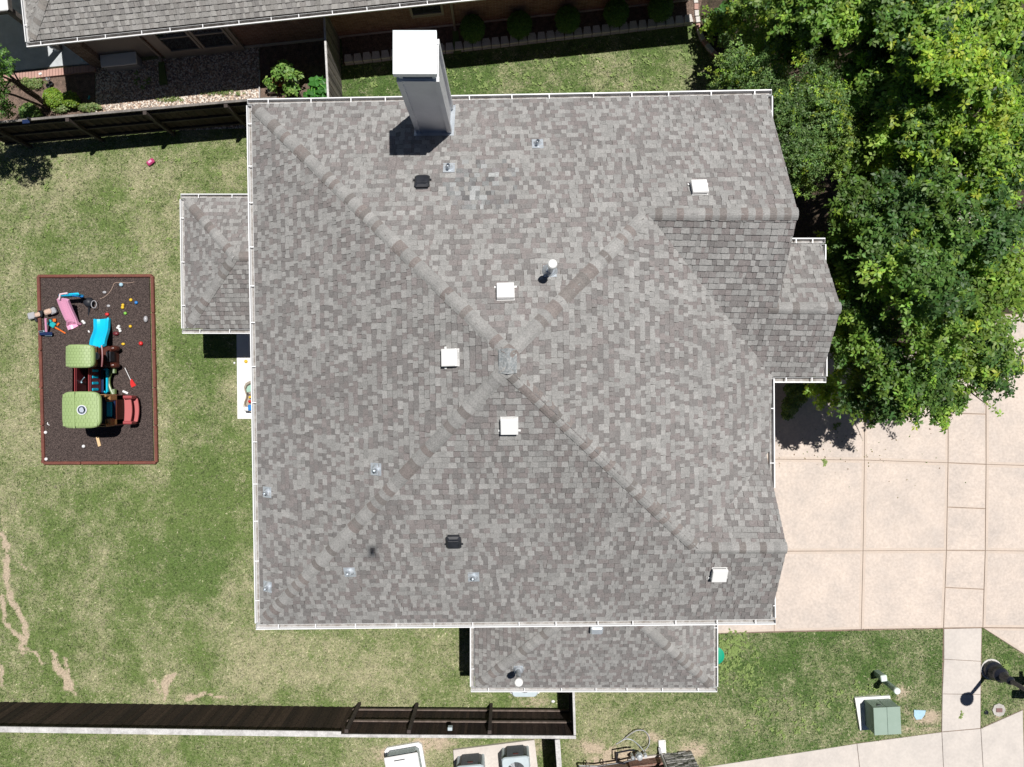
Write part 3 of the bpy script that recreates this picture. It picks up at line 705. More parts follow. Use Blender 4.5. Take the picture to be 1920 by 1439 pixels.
roof = add_roof(house, items, [(nNW, P1, PN, PW), (nSW, P2, PS, PW), (J1, P1, PN, PE), (J2, P2, PS, PE), (R1, J1, PN, PG1), (R2, J2, PS, PG2), (B2, B1 + Vector((-.12, 0, 0)), PG1, PB), (P1, P2, PW, PE)])
# gutters
ex, ey = Vector((1, 0, 0)), Vector((0, 1, 0))
def perp(a, b, side):
    d = (b - a).normalized(); p = Vector((-d.y, d.x, 0)).normalized(); return p if p.dot(side) > 0 else -p
def gut(a, b, side, **k): return gutter(house, a, b, perp(a, b, side), **k)
gut(nNW - ex * .13, nNE + ex * .13, ey); gut(nSW - ex * .13, nSE + ex * .15, -ey); gut(nNW, nSW, -ex)
gut(nNE + ey * .0, G(1438, 236, HE), ex, step=.45); gut(G(1443, 1112, HE), nSE, ex, step=.5)
gut(eaveE_top + Vector((.0, -.05, 0)), Vector((V2.x, -2.52, HE)), ex)
gut(Vector((V1.x + .05, ye1, V1.z)), Vector((XB + .13, ye1, V1.z)), -ey, step=.5)
gut(Vector((XB, ye1, B3.z)), Vector((XB, ye1 + .95, B3.z)), ex, step=.5)
gut(Vector((XB, yb, B4.z)), Vector((XB, yb - .75, B4.z)), ex, step=.4); gut(Vector((XR + .05, yb, B4.z)), Vector((XB + .13, yb, B4.z)), ey, step=.5)
# patio roof and side roof (single storey)
def W(px, py, h): return G(px, py, h)
HP = 2.69
a1, a2 = W(346, 373, HP), W(349, 616, HP)
xe = G(482, 500, HE).x + .35
b1, b2 = Vector((xe, a1.y + .0, HP)), Vector((xe, a2.y, HP))
PPW = plane3(a1, a2, (a1 + a2) / 2 + Vector((1, 0, .65))); PPN = plane3(a1, b1, a1 + Vector((0, -1, .65))); PPS = plane3(a2, b2, a2 + Vector((0, 1, .65)))
apx = inter(PPW, PPN, PPS); rdg = Vector((xe, apx.y, zat(PPN, xe, apx.y)))
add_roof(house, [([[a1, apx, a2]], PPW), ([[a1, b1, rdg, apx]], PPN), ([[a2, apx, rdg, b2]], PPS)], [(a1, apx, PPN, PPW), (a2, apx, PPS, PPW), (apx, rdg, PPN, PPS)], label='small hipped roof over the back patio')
gut(a1 - ex * .13, b1, ey, step=.8); gut(a2 - ex * .13, b2, -ey, step=.9); gut(a1, a2, -ex, step=1.0)
c1, c2 = W(891, 1289, HP), W(1337, 1289, HP); yw = nSE.y + .3
d1, d2 = Vector((c1.x, yw, HP)), Vector((c2.x, yw, HP))
LS = plane3(c1, c2, c1 + Vector((0, 1, .65))); LW = plane3(c1, d1, c1 + Vector((1, 0, .65))); LE = plane3(c2, d2, c2 + Vector((-1, 0, .65)))
apw = inter(LS, LW, LE); rw = Vector((apw.x, yw, apw.z)); t1 = t2 = apw
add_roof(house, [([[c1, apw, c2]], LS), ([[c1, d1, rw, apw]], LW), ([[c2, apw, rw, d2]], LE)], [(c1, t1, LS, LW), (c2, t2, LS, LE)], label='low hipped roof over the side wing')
gut(c1 - ex * .13, c2 + ex * .13, -ey, step=.9); gut(c1, d1, -ex, step=.9); gut(c2, d2, ex, step=.9)
# walls
def wallbox(x0, y0, x1, y1, z1, m=None, parent=house, name='wall'):
    mb = MB(); mb.box(((x0 + x1) / 2, (y0 + y1) / 2, z1 / 2), (x1 - x0, y1 - y0, z1)); o = mb.build(name, m or M['brick'], parent); uvwall(o); return o
wallbox(nNW.x + .45, nSW.y + .45, XR - .4, nNW.y - .45, HE - .12)
mb = MB(); x1 = XR - .4
mb.prism([Vector((x1, R1.y, R1.z - .25)), Vector((x1, ye1 + .4, HE - .1)), Vector((x1, nNE.y - .5, HE - .1))], 0, d=Vector((-.25, 0, 0)))
mb.prism([Vector((x1, R2.y, R2.z - .25)), Vector((x1, nSE.y + .4, HE - .1)), Vector((x1, V2.y - .4, HE - .1))], 0, d=Vector((-.25, 0, 0)))
uvwall(mb.build('gable_wall', M['brick'], house))
wallbox(XR - .5, ye1 + .35, XB - .4, yb - .35, B4.z - .15)
mb = MB(); x1 = XB - .4
mb.prism([Vector((x1, B2.y, B2.z - .25)), Vector((x1, ye1 + .4, B3.z - .1)), Vector((x1, yb - .4, B3.z - .1))], 0, d=Vector((-.25, 0, 0)))
uvwall(mb.build('gable_wall', M['brick'], house))
wallbox(c1.x + .45, c1.y + .42, c2.x - .45, yw, HP - .1)
def post(x, y, z, r=.14): 
    mb = MB(); mb.box((x, y, z / 2), (r, r, z), bev=.01); mb.box((x, y, .12), (r + .06, r + .06, .24)); mb.box((x, y, z - .1), (r + .06, r + .06, .2)); mb.build('porch_post', M['fascia'], house)
post(a1.x + .45, a1.y - .45, HP - .15); post(a2.x + .45, a2.y + .45, HP - .15)
# garage doors in the east wall, facing the drive
for yy in (-1.0, -4.0):
    mb = MB(); mb.box((XR - .38, yy, 1.15), (.08, 2.5, 2.3)); g = mb.build('garage_door', M['fascia'], house)
    mb = MB()
    for k in range(4):
        for j in range(4): mb.box((XR - .33, yy - .92 + j * .61, .32 + k * .56), (.03, .52, .46))
    mb.build('door_panel', M['fascia'], g)

# lead sheet dressed over the peak
mb = MB(); pk = (P1 + P2) / 2 + Vector((0, 0, .035)); q = Vector((.16, 0, -.085)); 
mb.poly([pk + Vector((-.17, -.22, -.09)), pk + Vector((0, -.24, 0.01)), pk + Vector((0, .24, 0.01)), pk + Vector((-.17, .22, -.09))]); mb.poly([pk + Vector((0, -.24, 0.01)), pk + Vector((.17, -.22, -.09)), pk + Vector((.17, .22, -.09)), pk + Vector((0, .24, 0.01))])
mb.prism([pk + Vector((-.17, -.22, -.09)), pk + Vector((.17, -.22, -.09)), pk + Vector((.17, .22, -.09)), pk + Vector((-.17, .22, -.09))], .05)
mb.build('peak_flashing', mat('weathered_lead', (.22, .24, .25), (.36, .37, .37), scale=14, rough=.7, fine=.3, fscale=30), roof)
# ---------------------------------------------------------------- chimney
x0, x1_, y0, y1_ = -2.165, -1.445, 5.84, 6.56; zt = 9.78
mb = MB(); mb.box(((x0 + x1_) / 2, (y0 + y1_) / 2, (zt + 6.2) / 2), (x1_ - x0, y1_ - y0, zt - 6.2)); ch = mb.build('chimney', M['siding'], house)
mb = MB()
for cx, cy in ((x0, y0), (x1_, y0), (x1_, y1_), (x0, y1_)): mb.box((cx, cy, (zt + 6.25) / 2), (.10, .10, zt - 6.25))
for z in (9.73,): mb.box(((x0 + x1_) / 2, (y0 + y1_) / 2, z), (x1_ - x0 + .08, y1_ - y0 + .08, .08))
mb.build('corner_trim', M['siding'], ch)
mb = MB(); mb.box(((x0 + x1_) / 2, (y0 + y1_) / 2, zt + .09), (x1_ - x0 - .05, y1_ - y0 - .05, .22)); mb.build('spark_screen', M['screen'], ch)
mb = MB(); cx0, cx1, cy0, cy1 = -2.235, -1.415, 5.80, 6.62
zc = 10.1; cc = Vector(((cx0 + cx1) / 2, (cy0 + cy1) / 2, zc + .035))
k = [Vector((cx0, cy0, zc)), Vector((cx1, cy0, zc)), Vector((cx1, cy1, zc)), Vector((cx0, cy1, zc))]
for i in range(4): mb.poly([k[i], k[(i + 1) % 4], cc])
for i in range(4):
    a, b = k[i], k[(i + 1) % 4]; mb.poly([b, a, a - Vector((0, 0, .13)), b - Vector((0, 0, .13))])
mb.poly([p - Vector((0, 0, .02)) for p in k[::-1]]); mb.build('chimney_cap', M['capmetal'], ch)
for cx, cy in ((x0 + .04, y0 + .04), (x1_ - .04, y0 + .04), (x1_ - .04, y1_ - .04), (x0 + .04, y1_ - .04)):
    mb = MB(); mb.box((cx, cy, zt + .12), (.07, .07, .3)); mb.build('cap_leg', M['capmetal'], ch)
mb = MB()     # base flashing stepped into the shingles
f = [Vector((x, y, zat(PN, x, y) + .03)) for x, y in ((x0 - .10, y0 - .12), (x1_ + .10, y0 - .12), (x1_ + .10, y1_ + .1), (x0 - .10, y1_ + .1))]
mb.prism(f, .04); mb.build('flashing', M['metal'], ch)

# ---------------------------------------------------------------- things set on the roof planes
def frame(pl):
    n = pl[0]; u = Vector((0, 0, 1)).cross(n).normalized(); return u, n.cross(u).normalized(), n
def box_vent(px, py, pl, s=.34):
    u, v, n = frame(pl); c = on(pl, px, py)
    mb = MB(); mb.box(c + n * .016, (s * 1.02, s * 1.0, .012), frame=(u, v, n)); mb.box(c - v * s * .46 + n * .03, (s * 1.3, .045, .012), frame=(u, v, n)); base = mb.build('roof_vent', M['ventwhite'], house)
    mb = MB(); b = [c + u * x + v * y for x, y in ((-s / 2, -s / 2), (s / 2, -s / 2), (s / 2, s / 2), (-s / 2, s / 2))]
    mb.loft([[p + n * .02 for p in [c + (q - c) * .86 for q in b]], [p + n * .05 for p in [c + (q - c) * .86 for q in b]]], True, True)
    mb.build('vent_throat', M['darkgap'], base)
    mb = MB()
    mb.loft([[p + n * .06 for p in b], [b[0] + n * .145, b[1] + n * .145, b[2] + n * .115, b[3] + n * .115],
             [c + (b[0] - c) * .94 + n * .155, c + (b[1] - c) * .94 + n * .155, c + (b[2] - c) * .94 + n * .125, c + (b[3] - c) * .94 + n * .125]], True, True)
    mb.build('vent_hood', M['ventwhite'], base)
for px, py, pl in ((948, 552, PN), (849, 671, PW), (955, 794, PS), (1310, 357, PN), (1347, 1073, PS)): box_vent(px, py, pl)
def black_vent(px, py, pl, s=.33):
    u, v, n = frame(pl); c = on(pl, px, py)
    mb = MB(); mb.box(c + n * .02, (s * .8, s * 1.15, .02), frame=(u, v, n), bev=.008); base = mb.build('roof_vent', M['black'], house)
    mb = MB(); mb.box(c + n * .07, (s, s * 1.12, .1), frame=(u, v, n), bev=.04); mb.box(c + n * .122 + v * s * .2, (s * .7, .05, .02), frame=(u, v, n), bev=.006)
    for sx in (-1, 1): mb.box(c + u * sx * s * .53 - v * s * .25 + n * .04, (.05, .03, .03), frame=(u, v, n))
    mb.build('vent_hood', M['black'], base)
black_vent(792, 345, PN); black_vent(851, 1013, PS)
def stack(px, py, pl, h=.2, r=.036):
    u, v, n = frame(pl); c = on(pl, px, py)
    mb = MB(); mb.box(c + n * .018, (.26, .30, .008), frame=(u, v, n)); f = mb.build('vent_pipe', M['metal'], house)
    mb = MB(); mb.lathe(c + n * .0, [(.10, .01), (.085, .04), (r + .015, .10), (r + .01, .13)], 14, axis=(n + Vector((0, 0, 1))).normalized()); mb.build('pipe_boot', M['metal'], f, smooth=True)
    mb = MB(); mb.tube([c - Vector((0, 0, .05)), c + Vector((0, 0, h + .06))], r, 12, cap=False); mb.tube([c + Vector((0, 0, h + .06)), c + Vector((0, 0, h - .02))], r * .8, 12, cap=False)
    mb.cyl(c + Vector((0, 0, h - .03)), r * .8, .01, 12); mb.build('pipe', M['metal'], f)
for px, py, pl in ((1008, 271, PN), (842, 316, PN), (706, 880, PW), (502, 923, PW), (503, 1100, PW), (656, 1072, PS), (888, 1081, PS)): stack(px, py, pl)
def flue(px, py, pl, h, r=.06, capr=.10):
    c = on(pl, px, py); u, v, n = frame(pl)
    mb = MB(); mb.box(c + n * .018, (.26, .30, .01), frame=(u, v, n)); f = mb.build('flue', M['metal'], house)
    mb = MB(); mb.lathe(c, [(.17, -.04), (.15, .05), (r + .03, .14), (r + .03, .17)], 18); mb.build('storm_collar', M['metal'], f, smooth=True)
    mb = MB(); mb.cyl(c, r, h - .1, 16); mb.build('flue_pipe', M['metal'], f, smooth=False)
    mb = MB(); mb.lathe(c + Vector((0, 0, h - .14)), [(r + .01, 0), (capr, .02), (capr, .11), (capr * .8, .14), (0.01, .155)], 20); mb.build('flue_cap', M['ventwhite'], f)
flue(1031, 510, PN, .95, .055, .09); flue(972, 1254, LS, .98, .065, .115)
# hooded exhaust box low under the main eave
u, v, n = frame(LS); c = on(LS, 1118, 1176)
mb = MB(); mb.box(c + n * .08, (.34, .26, .16), frame=(u, v, n), bev=.03); mb.build('exhaust_hood', M['metal'], house)
# ---------------------------------------------------------------- neighbour's house to the north
NA = G(56, 77, 2.9); nd = (G(790, 2 - 2, 2.9) - NA); nd.z = 0; nd.normalize(); nn = Vector((-nd.y, nd.x, 0)); NL = 20.4; ND = 12.0
nb = thing('brick_house', "neighbour's single storey brick house with grey shingled roof cut off by the top edge", 'house', NA.copy())
def NP(u, v, z): p = NA + nd * u + nn * v; p.z = z; return p
q0, q1, q2, q3 = NP(0, 0, 2.9), NP(NL, 0, 2.9), NP(NL, ND, 2.9), NP(0, ND, 2.9)
h_ = ND / 2; r0, r1_ = NP(h_, h_, 2.9 + .65 * h_), NP(NL - h_, h_, 2.9 + .65 * h_)
pS, pWn, pN2, pE2 = plane3(q0, q1, r0), plane3(q0, q3, r0), plane3(q3, q2, r0), plane3(q1, q2, r1_)
_L, _D = LIGHT, DARK
LIGHT = [(.37, .36, .345), (.34, .33, .315), (.39, .38, .36)]; DARK = [(.29, .28, .265), (.27, .26, .25), (.31, .295, .28)]
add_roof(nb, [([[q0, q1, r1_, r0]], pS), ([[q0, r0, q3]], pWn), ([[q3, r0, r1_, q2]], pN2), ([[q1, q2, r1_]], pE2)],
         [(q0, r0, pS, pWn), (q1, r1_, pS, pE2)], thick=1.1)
LIGHT, DARK = _L, _D
gutter(nb, NP(-.13, 0, 2.9), NP(NL + .13, 0, 2.9), -nn, step=.9); gutter(nb, q0, q3, -nd, step=.9)
WV = .62   # wall set back from the eave
def nwall(u0, u1, z0, z1, m, v=WV, th=.15, name='wall'):
    mb = MB(); mb.prism([NP(u0, v, z1), NP(u1, v, z1), NP(u1, v + th, z1), NP(u0, v + th, z1)], z1 - z0); o = mb.build(name, m, nb); uvwall(o); return o
def ux(px, py): return (G(px, py) - NA).dot(nd)
uA, uB, uC, uD = ux(178, 132), ux(302, 122), ux(462, 101), ux(1300, -20)
mb = MB(); mb.prism([NP(uA + .05, WV + .15, 2.75), NP(NL - .5, WV + .15, 2.75), NP(NL - .5, ND - .6, 2.75), NP(uA + .05, ND - .6, 2.75)], 2.75); core = mb.build('wall', M['brick'], nb); uvwall(core)
nwall(uA, uA + .42, 0, 2.75, M['tan_brick'], v=WV - .14, th=.29, name='pilaster')
nwall(uA + .42, uB - .02, 0, 2.75, M['trim_tan'], v=WV + .06); nwall(uB - .02, uB + .22, 0, 2.75, M['brick'])
nwall(uB + .22, uC, 0, 2.75, M['trim_tan'], v=WV - .1, th=.25); nwall(uC, NL - .5, 0, 2.75, M['brick'], v=WV)
mb = MB(); mb.prism([NP(uC, WV - .03, .14), NP(NL - .5, WV - .03, .14), NP(NL - .5, WV, .14), NP(uC, WV, .14)], .14); mb.build('foundation', M['walk'], nb)
def nwin(u0, u1, z0, z1, v=WV, blinds=True):
    fr = MB()
    for a, b, c, d in ((u0 - .07, u1 + .07, z0 - .08, z0), (u0 - .07, u1 + .07, z1, z1 + .08), (u0 - .07, u0, z0, z1), (u1, u1 + .07, z0, z1)):
        fr.prism([NP(a, v - .05, d), NP(b, v - .05, d), NP(b, v + .0, d), NP(a, v + .0, d)], d - c)
    zm = (z0 + z1) / 2; fr.prism([NP(u0, v - .04, zm + .025), NP(u1, v - .04, zm + .025), NP(u1, v, zm + .025), NP(u0, v, zm + .025)], .05)
    o = fr.build('window', M['trim_tan'], nb)
    for a, b, mm in ((z0, zm, 'glass'), (zm, z1, 'mirror_glass')):
        g = MB(); g.prism([NP(u0, v - .012, b), NP(u1, v - .012, b), NP(u1, v - .003, b), NP(u0, v - .003, b)], b - a); g.build('pane', M[mm], o)
uw = uB + .62
nwin(uw, uw + .92, .55, 2.15, v=WV - .1); nwin(uw + 1.1, uw + 2.02, .55, 2.15, v=WV - .1)
us = ux(808, 56); nwin(us - .45, us + .45, 1.0, 2.3, v=WV)
mb = MB()
for k in range(9): mb.prism([NP(us - .5 + k * .115, WV - .06, .92), NP(us - .5 + k * .115 + .1, WV - .06, .92), NP(us - .5 + k * .115 + .1, WV, .92), NP(us - .5 + k * .115, WV, .92)], .07)
mb.build('window_sill', M['brick'], nb)
def downspout(u, v=WV, m='trim_tan'):
    mb = MB(); mb.tube([NP(u, .0, 2.78), NP(u, .15, 2.66), NP(u, v - .06, 2.5), NP(u, v - .06, .18), NP(u, v - .22, .1)], .045, 6); mb.build('downspout', M[m], nb)
downspout(uB + .05); ud = ux(853, 53); downspout(ud)
for uu, cl in ((uB + .05, 'beside the gravel bed'), (ud, 'in the shaded bed by the shrubs')):
    mb = MB(); a = NP(uu, WV - .2, .1); mb.prism([a - nd * .09, a - nd * .13 - nn * .75, a + nd * .13 - nn * .75, a + nd * .09][::1], .05); o = mb.build('splash_block', M['p_greend'])
    tag(o, 'green splash tray under a downspout ' + cl, 'splash tray', 'splash trays under downspouts')
# storage bench against the neighbour's wall
p = NP((ux(202, 120) + ux(268, 112)) / 2, WV - .16, 0); ub = ux(268, 112) - ux(202, 120)
bn = thing('storage_bench', "long pale storage bench in the shade against the neighbour's wall", 'bench', p)
mb = MB(); mb.box(p + Vector((0, 0, .2)), (ub * .94, .34, .4), rz=math.atan2(nd.y, nd.x), bev=.02); mb.build('chest', M['p_grey'], bn)
mb = MB(); mb.box(p + Vector((0, 0, .425)), (ub, .4, .05), rz=math.atan2(nd.y, nd.x), bev=.015); mb.build('lid', M['p_white'], bn)
# clay pots in a stack by the pilaster: three balls of a blue string of globes
for i, (px, py, r) in enumerate(((141, 93, .10), (150, 101, .09), (146, 104, .06))):
    mb = MB(); c = G(px, py, 1.0 if i < 2 else .9) ; c = G(px + 10, py + 8, .35); mb.ball(c + Vector((0, 0, 0)), r * 1.1, 14, 8)
    o = mb.build('ball', M['bluepaint'], smooth=True)
    tag(o, ('largest pale blue ball, top left of three by the brick pier', 'middle pale blue ball of the three by the brick pier', 'smallest pale blue ball of the three by the brick pier')[i], 'ball', 'pale blue balls by the brick pier')
# pedestal and white table on the neighbour's patio
c = G(15, 19, 2.68); c.z = 0; t = thing('patio_cover', "white topped patio cover at the top left corner of the photo", 'patio cover', c)
rzc = math.atan2(nd.y, nd.x); uc, vc = Vector((nd.x, nd.y, 0)), Vector((nn.x, nn.y, 0))
mb = MB(); mb.box(c - uc * 2.2 + vc * 1.7 + Vector((0, 0, 2.66)), (4.4, 3.4, .05), rz=rzc, bev=.02); mb.build('roof_sheet', M['p_white'], t)
for k, (vv, s_) in enumerate(((0.04, 4.3), (3.3, 4.3))):
    mb = MB(); mb.box(c - uc * 2.2 + vc * vv + Vector((0, 0, 2.56)), (s_, .10, .16), rz=rzc); mb.build('beam', M['greywood'], t)
mb = MB(); mb.box(c - uc * .05 + vc * 1.7 + Vector((0, 0, 2.55)), (.10, 3.3, .16), rz=rzc); mb.build('beam', M['greywood'], t)
for k, (uu_, vv) in enumerate(((-.12, .12), (-4.2, .12), (-.12, 3.2), (-4.2, 3.2))):
    mb = MB(); mb.box(c + uc * uu_ + vc * vv + Vector((0, 0, 1.25)), (.16, .16, 2.5), rz=rzc); mb.build('post', M['greywood'], t)
c = G(107, 92, .1); t = thing('lantern', 'small white round lantern on the patio at the edge of the house shadow', 'lantern', c)
mb = MB(); mb.lathe(c, [(.10, 0), (.10, .03), (.07, .06), (.07, .22), (.11, .24), (.03, .32)], 14); mb.build('body', M['p_white'], t)
mb = MB(); mb.lathe(c + Vector((0, 0, .32)), [(.035, 0), (.045, .02), (.02, .04)], 10); mb.build('finial', M['black'], t)
c = G(76, 139, .1); mb = MB(); mb.box(c + Vector((0, 0, .015)), (.10, .07, .03), rz=.3, bev=.01); tag(mb.build('plate', M['p_white']), 'small white plate lying on the pink paver edge', 'plate')
c = G(92, 149, 0); mb = MB(); mb.lathe(c, [(.05, 0), (.065, .07), (.06, .07), (.045, .01)], 14); tag(mb.build('bowl', M['metal']), 'small silver bowl in the bed under the paver edge', 'bowl')
for i, (px, py) in enumerate(((99, 159), (94, 164))):
    c = G(px, py, 0); mb = MB(); mb.lathe(c, [(.055, 0), (.07, .12), (.06, .12), (.05, .02)], 14)
    tag(mb.build('flower_pot', M['black']), ('small black plant pot nearer the paver edge', 'small black plant pot nearer the round shrub')[i], 'pot', 'two black plant pots')
c = G(168, 184, 0); mb = MB(); mb.box(c + Vector((0, 0, .03)), (.05, .13, .05), rz=-.3, bev=.01); tag(mb.build('garden_tag', M['p_teal']), 'small green tag standing in the shaded soil', 'tag')

# ---------------------------------------------------------------- fences
FC = [(.042, .029, .024), (.050, .034, .028), (.036, .026, .022), (.058, .040, .032), (.030, .022, .020)]
GC = [(.20, .18, .165), (.17, .155, .145), (.23, .21, .19), (.15, .14, .13)]
def fence(label, p0, p1, hgt=1.83, rail_side=None, posts=(), cap=None, caphalf=.05, cols=FC, bw=.135, post_mat='postdark', rail_mat='postdark', rails=(.3, .95, 1.6), capmat='cap', over=0.0, end_only=False, topy=0):
    p0, p1 = Vector(p0), Vector(p1); p0.z = p1.z = 0
    d = (p1 - p0); L = d.length; d.normalize(); s = Vector((-d.y, d.x, 0)); s = s if (rail_side is None or s.dot(rail_side) > 0) else -s
    root = thing('wooden_fence', label, 'fence', (p0 + p1) / 2); up = Vector((0, 0, 1)); rz = math.atan2(d.y, d.x)
    mb = MB(); n = int(L / bw); w_ = L / n
    for i in range(n):
        c = rng.choice(cols); k = rng.uniform(.85, 1.2); c = tuple(q * k for q in c); off = rng.uniform(-.0009, .0009) + (.0115 if i % 2 else 0)
        hz = hgt - rng.uniform(0, .03)
        mb.box(p0 + d * ((i + .5) * w_) - s * (off) + up * (hz / 2 + .02), (w_ * 1.03, .014, hz - .04), rz=rz, col=c)
    mb.build('board_panel', M['fence'], root)
    if rail_side is not None:
        for z in rails:
            mb = MB(); mb.box((p0 + p1) / 2 + s * .045 + up * z, (L, .04, .09), rz=rz); mb.build('rail', M[rail_mat], root)
    for t in posts:
        mb = MB(); q = p0 + d * t + s * .11; mb.box(q + up * (hgt + .02) / 2, (.095, .095, hgt + .02), rz=rz); mb.box(q + up * (hgt + .03), (.11, .11, .02), rz=rz); mb.build('post', M[post_mat], root)
    if cap:
        k = max(1, round(L / 2.4)); mb = MB()
        for i in range(k):
            mb.box(p0 + d * (L * (i + .5) / k) + s * cap[1] + up * (hgt + .022 + .002 * (i % 2)), (L / k - .006, cap[0], .035), rz=rz)
        mb.build('top_cap', M[capmat], root)
    return root
hF = 1.83
def T(px, py, h=hF): return G(px, py, h)
f1a, f1b = T(-60, 235.5), T(520, 184); d1f = (f1b - f1a).normalized()
def along(a, d, px, py, h=hF): return (G(px, py, h) - a).dot(d)
fence('dark fence with three posts running from top left corner towards the house', f1a, f1b, rail_side=Vector((0, -1, 0)), posts=[along(f1a, d1f, x, y) for x, y in ((-18, 234), (127, 222), (272, 208), (424, 198))], cap=(.07, .0), capmat='greywood', rails=(.25, .92, 1.62))
fence('grey weathered fence running down between the two houses', T(608.5, 14), T(618, 205), cols=GC, rail_side=Vector((-1, 0, 0)), cap=(.06, .02), rail_mat='greywood', rails=(.3, 1.65))
fence('long brown fence under a wide white top board, bottom left', T(-80, 1367), T(640, 1377.5), cap=(.17, -.02), rail_side=Vector((0, -1, 0)), bw=.14)
f3a, f3b = T(640, 1377), T(1080, 1380); d3 = (f3b - f3a).normalized()
fence('dark fence with three posts and two pale rails, left of the condensers', f3a, f3b, rail_side=Vector((0, 1, 0)), posts=[along(f3a, d3, x, y) for x, y in ((650, 1374), (767, 1375), (918, 1376))], cap=(.09, -.03), rails=(.27, 1.05), rail_mat='railpale', bw=.10)
fence('short dark fence return between the side wing and the fence corner', T(1079, 1378), T(1075.5, 1262), cap=(.07, .02), rail_side=Vector((-1, 0, 0)), bw=.12)
fence("white capped fence running off the bottom edge beside the condensers", T(1045, 1386), T(1053, 1500), cap=(.15, .0), rail_side=Vector((-1, 0, 0)), bw=.13)
# meter box on the fence, and small bits
c = G(844, 1374, 1.62); mb = MB(); mb.box(c + Vector((0, .14, 0)), (.14, .10, .16), bev=.01); tag(mb.build('junction_box', M['acblue']), 'small blue grey box fixed to the inside of the dark fence', 'box')
c = G(50, 229, 1.86); b = thing('bird_feeder', 'small dark and blue bird feeder clamped on the fence top', 'feeder', c)
mb = MB(); mb.box(c + Vector((0, 0, .03)), (.22, .12, .04), rz=.1, bev=.01); mb.build('tray', M['p_navy'], b)
mb = MB(); mb.box(c + Vector((.12, .07, .06)), (.05, .05, .16)); mb.build('clamp', M['iron'], b)

# ---------------------------------------------------------------- retaining blocks and brick edging
ORD = ['first', 'second', 'third', 'fourth', 'fifth', 'sixth', 'seventh', 'eighth', 'ninth', 'tenth', 'eleventh', 'twelfth', 'thirteenth', 'fourteenth', 'fifteenth', 'sixteenth', 'seventeenth', 'eighteenth', 'nineteenth']
blk = []
N = 38; A, B = (647, 120), (1297, 44)
for i in range(N):
    t = (i + .5) / N; c = G(lerp(A[0], B[0], t), lerp(A[1], B[1], t) - 3, 0); rz = math.atan2(nd.y, nd.x) * .98 + rng.uniform(-.03, .03)
    if not blk:
        root = thing('retaining_block', 'grey trapezoid concrete block in the edging row of the shaded bed', 'block', c, 'retaining blocks edging the shaded bed')
        mb = MB()
        q = [Vector((-.138, -.10, .2)), Vector((.138, -.10, .2)), Vector((.10, .15, .2)), Vector((-.10, .15, .2))]
        mb.prism([p + c for p in q], .12); mb.build('top_block', M['block'], root, origin=c)
        mb = MB(); q = [Vector((-.14, -.125, .078)), Vector((.14, -.125, .078)), Vector((.14, .15, .078)), Vector((-.14, .15, .078))]
        mb.prism([p + c for p in q], .07); mb.build('base_block', M['block'], root, origin=c)
    else: root = copy_tree(blk[0]); root.location = c
    root['label'] = 'grey trapezoid edging block of the shaded bed, ' + (ORD[i] + ' from the left end' if i < 19 else ORD[37 - i] + ' from the right end')
    root.rotation_euler.z = rz; root.location.z = rng.uniform(-.012, .008); blk.append(root)
pts = [(1302, -20), (1303, -8), (1303, 4), (1304, 16), (1305, 28), (1307, 40), (1308, 53), (1311, 63), (1315, 73), (1321, 82), (1327, 90), (1333, 97), (1339, 103)]
for i, p in enumerate(pts):
    c = G(*p); q = G(*pts[min(i + 1, len(pts) - 1)]) - G(*pts[max(i - 1, 0)]); mb = MB(); mb.box(c + Vector((0, 0, .06)), (.19, .14, .14), rz=math.atan2(q.y, q.x) + rng.uniform(-.1, .1), bev=.012)
    tag(mb.build('edging_stone', M['block'] if i % 3 else M['paver']), 'edging stone of the curved row round the tree bed, ' + ORD[len(pts) - 1 - i] + ' from its lower end', 'stone', 'edging stones curving round the tree bed')

